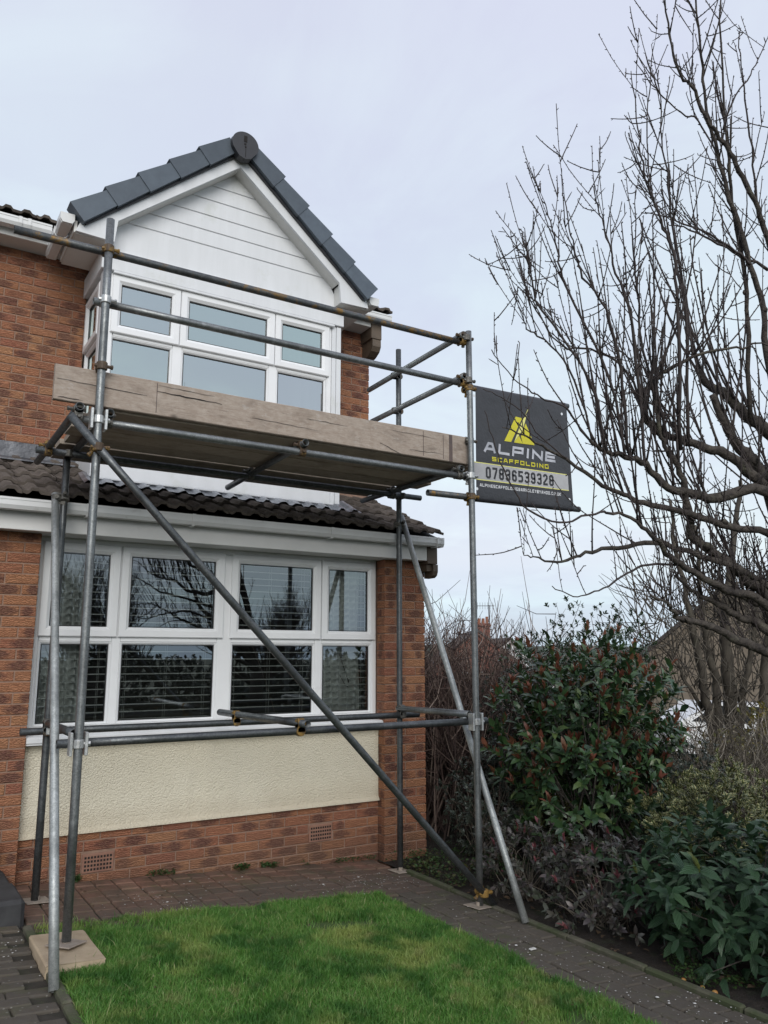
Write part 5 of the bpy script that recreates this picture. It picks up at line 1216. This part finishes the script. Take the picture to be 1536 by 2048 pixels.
for P, rr in LIMBS:                               # knots and collars along the limbs
    for _ in range(int(len(P) / 7)):
        i = TG.integers(1, len(P) - 1)
        if rr[i] > .010: q = P[i] + TG.normal(0, rr[i] * .5, 3); t = unit(P[i + 1] - P[i]); tr_mb.tube([q - t * rr[i] * 1.1, q, q + t * rr[i] * 1.1], [rr[i] * .5, rr[i] * .95, rr[i] * .5], 7)
tr = part('trunk', tr_mb, MAT['bark'], TREE, True); tw = part('twigs', tw_mb, MAT['twig'], TREE, True)

# ---- grey multi-stemmed tree further back
MT = root('multi_stem_tree', (4.45, .1, gz(4.4)), 'grey tree with several upright stems from one stool, in front of the buff gable', 'tree')
tr_mb, keep = MB(), tr_mb; tw2 = MB()
def stem2(px, D, r, sp, ln=(.3, .9)):
    n = len(px); P = smooth_path([far(x, y, d) for (x, y), d in zip(px, np.linspace(D[0], D[1], n))], 4, .012); tr_mb.tube(P, np.linspace(r[0], r[1], len(P)), 9)
    for _ in range(sp):
        i = TG.integers(4, len(P) - 1); shoot(P[i], TG.normal(0, .6, 3) + np.array([0, 0, .8]), TG.uniform(*ln), .008, tw2, False, .1, .1)
for px, r, sp in [([(1440, 1600), (1432, 1520), (1424, 1450), (1408, 1385), (1400, 1320), (1383, 1250), (1370, 1180), (1350, 1100), (1340, 1000)], (.085, .02), 26),
                  ([(1445, 1605), (1437, 1430), (1429, 1360), (1417, 1300), (1408, 1248), (1400, 1150), (1390, 1050)], (.07, .02), 22),
                  ([(1470, 1610), (1462, 1420), (1455, 1320), (1449, 1250), (1455, 1180), (1470, 1080), (1480, 960)], (.11, .025), 26),
                  ([(1474, 1560), (1482, 1420), (1492, 1356), (1504, 1297), (1512, 1240), (1525, 1150)], (.06, .02), 18),
                  ([(1510, 1640), (1522, 1500), (1528, 1420), (1530, 1317), (1545, 1200)], (.10, .03), 18),
                  ([(1405, 1420), (1372, 1365), (1345, 1320), (1320, 1295), (1275, 1265)], (.03, .007), 14)]:
    stem2(px, (10.9, 10.6), r, sp)
for _ in range(150):
    a = far(TG.uniform(1330, 1560), TG.uniform(1380, 1560), TG.uniform(10.2, 11)); shoot(a, TG.normal(0, 1, 3) + np.array([0, 0, .5]), TG.uniform(.3, .9), .009, tw2, False, .05, .16)
for _ in range(330):
    a = far(TG.uniform(1270, 1560), TG.uniform(1180, 1400), TG.uniform(10.4, 11.4)); shoot(a, TG.normal(0, .6, 3) + np.array([-.2, 0, .9]), TG.uniform(.4, 1.2), .008, tw2, False, .06, .1)
part('trunk', tr_mb, MAT['bark2'], MT, True); part('twigs', tw2, MAT['bark2'], MT, True)

# ---- bare trees across the front garden, mirrored in the window glass
def grow(mb, p, d, ln, r, lev, g):
    k = 5; pts = [np.array(p, float)]; d = unit(np.array(d, float))
    for j in range(k): d = unit(d + g.normal(0, .09, 3) + np.array([0, 0, .09])); pts.append(pts[-1] + d * ln / k)
    mb.tube(pts, np.linspace(r, r * .55, k + 1), 7 if lev > 1 else 4, False)
    if lev == 0: return
    for q in range(6 if lev > 1 else 8):
        j = g.integers(1, k + 1); grow(mb, pts[j], d * .6 + g.normal(0, .42, 3) + np.array([0, 0, .65]), ln * g.uniform(.5, .9), r * .42, lev - 1, g)
for (x, y, h, sd_, lab) in [(-.9, -9.2, 1.25, 5, 'spreading leafless tree mirrored in the left panes of the ground floor window'), (2.6, -9.6, 1.1, 6, 'leafless tree mirrored in the right panes of the ground floor window'), (-3.4, -10.8, 1.3, 9, 'leafless tree mirrored in the leftmost column of the ground floor window')]:
    r_ = root('bare_tree', (x, y, gz(x)), lab, 'tree', 'trees reflected in the window'); b = MB(); g = np.random.default_rng(sd_); base_ = np.array([x, y, gz(x) - .05]); b.tube([base_, base_ + [0.02, 0, .9], base_ + [.0, .03, 1.5]], [.16, .13, .115], 10, False); part('trunk', b, MAT['bark'], r_, True)
    b = MB()
    for q in range(7): grow(b, base_ + np.array([0, .03, 1.2]), g.normal(0, .6, 3) + np.array([0, 0, .9]), h * g.uniform(.7, 1.05), .055, 3, g)
    part('twigs', b, MAT['bark'], r_)

for cx_, sd_, lab in ((-5.5, 41, 'added unseen dark hedge that darkens the reflection low in the left panes'), (0.5, 42, 'added unseen dark hedge that darkens the reflection low in the middle panes'), (6.0, 43, 'added unseen dark hedge that darkens the reflection low in the right panes')):  # unseen hedges added behind the camera so the low panes reflect dark
    shrub('hedge', lab, 'hedge', (cx_, -12.2, .7), (3.2, .6, 1.15), 1500, 8, .11, .55, 'dark', 0, sd_, stem=('bark', 30, .012), gap=.05, group='added hedges that darken the window reflection')
# ------------------------------------------------------------------ small things on the ground
def scatter_flecks(n, x0, x1, y0, y1, s0, s1, mt, name, dz=.002):
    b = MB()
    for _ in range(n):
        x, y = random.uniform(x0, x1), random.uniform(y0, y1)
        if mnoise.noise(Vector((x * 2.3, y * 2.3, 1.7))) < random.uniform(-.35, .5): continue
        s_ = random.uniform(s0, s1) * (2.2 if random.random() < .05 else 1); k = 5; a0 = random.uniform(0, 6); z = gz(x) + dz + random.uniform(.001, .006)
        b.add([(x, y, z + s_ * .3)] + [(x + s_ * random.uniform(.6, 1.2) * math.cos(a0 + i * 6.283 / k), y + s_ * random.uniform(.6, 1.2) * math.sin(a0 + i * 6.283 / k), z) for i in range(k)], [(0, 1 + i, 1 + (i + 1) % k) for i in range(k)])
    o = link(name, b.mesh(name), mt); o['kind'] = 'stuff'; return o
scatter_flecks(480, -1.05, -.51, -3.6, -.3, .002, .006, MAT['pebble'], 'white_chips')
scatter_flecks(480, -3.3, -.6, -.9, -.15, .002, .0056, MAT['pebble'], 'white_chips')
scatter_flecks(420, -4.3, -3.47, -2.6, -.9, .002, .006, MAT['pebble'], 'white_chips')
def ground_leaves(n, x0, x1, y0, y1, L_, mat_, name, up=.8, asp=.6, h=.03, thr=-.2):
    g = np.random.default_rng(int(abs(x0 * 100) + n)); P = np.stack([g.uniform(x0, x1, n), g.uniform(y0, y1, n), np.zeros(n)], 1)
    keep_ = np.array([mnoise.noise(Vector((a * 4, c * 4, 9.))) > thr for a, c, _ in P]); P = P[keep_]; n = len(P); P[:, 2] = np.array([gz(a) for a in P[:, 0]]) + g.uniform(0, h, n)
    a = g.uniform(0, 6.283, n); D = np.stack([np.cos(a), np.sin(a), g.uniform(-.2, up, n)], 1); Nn = np.stack([g.normal(0, .3, n), g.normal(0, .3, n), np.ones(n)], 1)
    o = leaves_joined(name, P, D, Nn, L_ * g.uniform(.6, 1.3, n), asp, LEAF[mat_], None, True); return o
ground_leaves(1500, -.45, .45, -1.0, -.02, .026, 'weed', 'weeds', h=.07, thr=-.25)
ground_leaves(600, -.46, .2, -1.0, -.05, .03, 'olive', 'weeds', h=.05, thr=-.05)
ground_leaves(1300, -.46, -.15, -3.5, -2.7, .018, 'weed', 'weeds', h=.03, thr=-.05)
ground_leaves(900, -.45, 1.6, -3.9, -.2, .045, 'litter', 'leaf_litter', h=.015, up=.3)
for x0, x1 in ((-2.45, -2.25), (-1.78, -1.66), (-1.55, -1.42), (-3.0, -2.93), (-1.2, -.5)): ground_leaves(130 if x1 - x0 < .3 else 220, x0, x1, .035, .098, .02, 'weed', 'moss', up=1.3, h=.035, thr=-1 if x1 - x0 < .3 else .05)
ground_leaves(70, -3.3, -1.15, -3.3, -1.0, .030, 'litter', 'leaf_litter', h=.012, up=.2, thr=-1)
ground_leaves(90, -3.3, -1.1, -.85, -.1, .022, 'litter', 'leaf_litter', h=.006, up=.15, thr=-.1)
def ball(name, p, r, mt, label, cat, group=None):
    b = MB(); nu_, nv_ = 10, 7
    for j in range(nv_ + 1):
        for i in range(nu_):
            a, c = i * 2 * math.pi / nu_, -math.pi / 2 + math.pi * j / nv_; q = r * (1 - .12 * max(0, math.sin(c)) ** 4); b.v.append((p[0] + q * math.cos(c) * math.cos(a), p[1] + q * math.cos(c) * math.sin(a), p[2] + q * .9 * math.sin(c)))
    for j in range(nv_):
        for i in range(nu_): b.f.append((j * nu_ + i, j * nu_ + (i + 1) % nu_, (j + 1) * nu_ + (i + 1) % nu_, (j + 1) * nu_ + i))
    return tag(link(name, b.mesh(name, True), mt), label, cat, group)
for (px, py), r, lab in [((1350, 1966), .014, 'small yellow apple lying against the path edging'), ((1403, 1976), .013, 'small yellow apple lying on the weeds of the bed'), ((1417, 1990), .016, 'largest fallen apple, brownish, on the bed soil by the edging')]:
    p = on(px, py, 'z', .012); ball('fallen_apple', (max(p[0], -.452), p[1], .012), r, MAT['apple'], lab, 'apple', 'fallen apples by the path edge')
p = on(1065, 1898, 'z', .03); b = MB(); b.cbox((p[0] - .022, p[1] - .012, gz(p[0]) + .002), (p[0] + .022, p[1] + .012, gz(p[0]) + .010), .003); tag(link('white_stone', b.mesh('white_stone'), MAT['pebble']), 'flat white chip lying alone on the dark side path', 'stone')
b = MB()
b.cbox((-4.9, -.83, .12), (-3.425, -.40, .335), .022); b.v = [(x + .006 * mnoise.noise(Vector((x * 9, y * 9, z * 9))), y, z + .006 * mnoise.noise(Vector((x * 7, y * 9, 3)))) for x, y, z in b.v]
st = link('stone_kerb', b.mesh('stone_kerb'), MAT['stone']); tag(st, 'dark stained stone block at the lower left beside the house path', 'stone block')
b = MB(); b.cbox((-4.9, -.399, .12), (-3.44, .02, .325), .02); part('coping', b, MAT['stone'], st)
pr_ = root('plant_pot', (-3.60, -.16, .33), 'clay pot with straggly plant at the left edge by the brick wall', 'plant pot')
b = MB(); prof = [(.055, .328), (.075, .40), (.095, .50), (.108, .515), (.108, .535), (.092, .535), (.088, .51), (.06, .49), (.002, .485)]; kk = 18
for r_, z in prof: b.v += [(-3.62 + r_ * math.cos(i * 2 * math.pi / kk), -.16 + r_ * math.sin(i * 2 * math.pi / kk), z) for i in range(kk)]
for j in range(len(prof) - 1): b.f += [(j * kk + i, j * kk + (i + 1) % kk, (j + 1) * kk + (i + 1) % kk, (j + 1) * kk + i) for i in range(kk)]
part('pot', b, MAT['pot'], pr_, True)
g = np.random.default_rng(4); n = 60; P = np.stack([-3.62 + g.normal(0, .04, n), -.16 + g.normal(0, .04, n), .50 + g.uniform(0, .12, n)], 1); leaves_joined('foliage', P, np.stack([g.normal(0, 1, n), g.normal(0, 1, n), g.uniform(0, .8, n)], 1), np.tile([0, 0, 1.], (n, 1)) + g.normal(0, .3, (n, 3)), np.full(n, .05), .4, LEAF['olive'], pr_)

# ------------------------------------------------------------------ beyond the garden
BK = dict(red=simple('far_red_brick', (.20, .085, .062), (.15, .065, .05), 6, .9, bump=.3, bsc=30), buff=simple('far_buff_brick', (.20, .165, .125), (.155, .125, .095), 5, .9, bump=.3, bsc=30),
          slate=simple('far_roof_tile', (.075, .062, .058), (.05, .043, .042), 7, .9), white=simple('far_white', (.62, .62, .62), rough=.6), pot=simple('chimney_pot', (.24, .10, .06), rough=.8), car=simple('white_car_paint', (.75, .76, .77), rough=.25), carglass=simple('car_glass', (.02, .024, .03), rough=.1),
          tyre=simple('tyre', (.015, .015, .015), rough=.8), metal=simple('aerial', (.12, .12, .13), rough=.5))
HW = np.array([FW[0], FW[1], 0]) / math.hypot(FW[0], FW[1])
def far_house(name, label, apex, hw, slope, base_z, depth, wall, yaw=0.):
    """gable end facing us; returns a function from (across, deep, up) to world"""
    c_, s_ = math.cos(yaw), math.sin(yaw); r2 = RT * c_ + HW * s_; h2 = HW * c_ - RT * s_; ap = np.array(apex)
    W = lambda a, d, z: tuple(ap + r2 * a + h2 * d + np.array([0, 0, z - ap[2]]))
    ze = ap[2] - hw * slope; rt = root(name, W(0, depth / 2, base_z), label, 'house')
    def block(nm, q, mt, parent=rt, lab=None):
        b = MB(); b.add([W(*p) for p in q[0]], q[1]); return part(nm, b, mt, parent, label=lab)
    n5 = [(-hw, base_z), (hw, base_z), (hw, ze), (0, ap[2]), (-hw, ze)]
    wall_ = block('wall', ([(a, d, z) for d in (0, depth) for a, z in n5], [(0, 1, 2, 3, 4), (9, 8, 7, 6, 5)] + [(i, i + 5, (i + 1) % 5 + 5, (i + 1) % 5) for i in (0, 1, 4)]), wall)
    t = .14; o_ = .18
    for sg in (-1, 1):
        q = [(0, ap[2] + .02), (sg * (hw + .3), ze - .3 * slope + .02), (sg * (hw + .3), ze - .3 * slope + .02 + t), (0, ap[2] + t + .02)]
        block('roof', ([(a, d, z) for d in (-o_, depth + o_) for a, z in q], [(0, 1, 2, 3), (7, 6, 5, 4), (0, 4, 5, 1), (1, 5, 6, 2), (2, 6, 7, 3)]), BK['slate'])
        q = [(0, ap[2] - .16), (sg * (hw + .3), ze - .3 * slope - .16), (sg * (hw + .3), ze - .3 * slope + .0), (0, ap[2] + .0)]
        block('bargeboard', ([(a, d, z) for d in (-.1, -.05) for a, z in q], [(0, 1, 2, 3), (7, 6, 5, 4), (0, 4, 5, 1), (1, 5, 6, 2), (2, 6, 7, 3)]), wall)
    def win(a0, a1, z0, z1):
        f = block('window', ([(a, d, z) for d in (-.04, .02) for a, z in ((a0, z0), (a1, z0), (a1, z1), (a0, z1))], [(0, 1, 2, 3), (0, 4, 5, 1), (1, 5, 6, 2), (2, 6, 7, 3), (3, 7, 4, 0)]), BK['white'])
        m_ = (a0 + a1) / 2
        for p, q in ((a0 + .07, m_ - .04), (m_ + .04, a1 - .07)): block('pane', ([(p, -.045, z0 + .07), (q, -.045, z0 + .07), (q, -.045, z1 - .07), (p, -.045, z1 - .07)], [(0, 1, 2, 3)]), BK['carglass'], f)
    return rt, W, block, win
ap = far(955, 1264, 42)
h1, W, block, win = far_house('brick_gable_house', 'far red brick house with a gable and a tall chimney above the bare hedge', ap, 3.4, .78, -2.6, 9, BK['red'])
win(-.9, .3, -.4, .9)
cx0, cz0 = 1.0, ap[2] - .25
def cbx(a0, a1, d0, d1, z0, z1): return ([(a, d, z) for z in (z0, z1) for a, d in ((a0, d0), (a1, d0), (a1, d1), (a0, d1))], [(0, 3, 2, 1), (4, 5, 6, 7), (0, 1, 5, 4), (1, 2, 6, 5), (2, 3, 7, 6), (3, 0, 4, 7)])
ch = block('chimney', cbx(.25, 1.2, 4.0, 4.8, ap[2] - 1, ap[2] + .62), BK['red']); block('chimney_cap', cbx(.18, 1.27, 3.93, 4.87, ap[2] + .45, ap[2] + .56), BK['red'], ch)
for i, a in enumerate((.38, .62, .86, 1.08)):
    b = MB(); p = np.array(W(a, 4.4, ap[2] + .62)); b.tube([p, p + [0, 0, .30 if i % 3 else .4]], [.10, .085], 10); part('chimney_pot', b, BK['pot'], ch)
ae = root('tv_aerial', W(1.24, 4.4, ap[2] + .5), 'television aerial on a mast beside the far chimney', 'aerial')
b = MB(); p = np.array(W(1.24, 4.4, ap[2] + .4)); b.tube([p, p + [0, 0, 1.3]], .025, 6); q = p + np.array([0, 0, 1.25]); b.tube([q - RT * .75, q + RT * .3], .02, 5)
for i in range(7): b.tube([q - RT * (.7 - .15 * i) + [0, 0, -.2], q - RT * (.7 - .15 * i) + [0, 0, .2]], .012, 4)
part('mast', b, BK['metal'], ae)
h3, W3, bl3, w3 = far_house('white_house', 'far white rendered house half hidden right of the brick gable', far(1020, 1280, 52), 4, .7, -3.2, 8, BK['white'], .2); w3(-1.5, -.2, -.6, .6)
h2, W, block, win = far_house('buff_gable_house', 'buff brick house with a wide gable behind the multi stemmed tree', far(1452, 1178, 24), 4.4, .80, -1.7, 9, BK['buff'], -.52)
win(-1.6, -.3, -.9, .4); win(.5, 1.8, -.9, .4)
# a parked car glimpsed between the stems
def car(px, D, label):
    p = far(px, 1400, D); x, y = p[0], p[1]; z = gz(x) - .06; rt = root('parked_car', (x, y, z), label, 'car'); c0 = np.array([x, y, z])
    T_ = lambda a, d, h: tuple(c0 + RT * a + HW * d + np.array([0, 0, h]))
    def pr2(poly, d0, d1): return ([T_(a, d, h) for d in (d0, d1) for a, h in poly], [tuple(range(len(poly))), tuple(range(2 * len(poly) - 1, len(poly) - 1, -1))] + [(i, i + len(poly), (i + 1) % len(poly) + len(poly), (i + 1) % len(poly)) for i in range(len(poly))])
    b = MB(); b.add(*pr2([(-2.05, .28), (2.05, .28), (2.08, .62), (1.95, .86), (1.15, .95), (.55, 1.40), (-1.0, 1.44), (-1.75, 1.02), (-2.05, .90)], 0, 1.7)); bd = part('body', b, BK['car'], rt)
    for q in ([(1.0, .97), (.50, 1.34), (.05, 1.36), (.05, .97)], [(-.02, .97), (-.02, 1.36), (-.95, 1.37), (-1.50, 1.02)]):
        b = MB(); b.add(*pr2(q, -.006, .004)); part('window', b, BK['carglass'], rt)
    for a in (-1.3, 1.3):
        for d in (.02, 1.5):
            b = MB(); b.tube([T_(a, d, .31), T_(a, d + .2, .31)], .31, 20); wh = part('wheel', b, BK['tyre'], rt); b = MB(); b.tube([T_(a, d - .008, .31), T_(a, d + .02, .31)], .2, 14); part('rim', b, BK['metal'], wh)
    for a0 in (2.02,): b = MB(); b.add([T_(a0 + .045, .1, .64), T_(a0 + .045, .45, .64), T_(a0 - .02, .45, .78), T_(a0 - .02, .1, .78)], [(0, 1, 2, 3)]); part('headlight', b, BK['white'], rt)
car(1505, 19, 'white car parked beyond the grey multi stemmed tree')
# low wooded skyline
b = MB(); n = 160
for i in range(n + 1):
    a = math.radians(-30 + 150 * i / n); h = 6 + 4 * mnoise.noise(Vector((i * .12, 0, 0))) + 2.2 * mnoise.noise(Vector((i * .9, 4, 0)))
    for R_, z in ((500, -4), (520, h + 2), (900, h * .6)): b.v.append((R_ * math.sin(a), R_ * math.cos(a), z))
for i in range(n):
    for j in range(2): b.f.append((3 * i + j, 3 * i + 3 + j, 3 * i + 4 + j, 3 * i + 1 + j))
structure('hills', b, simple('wooded_hill', (.075, .085, .07), (.05, .06, .048), .02, .95))
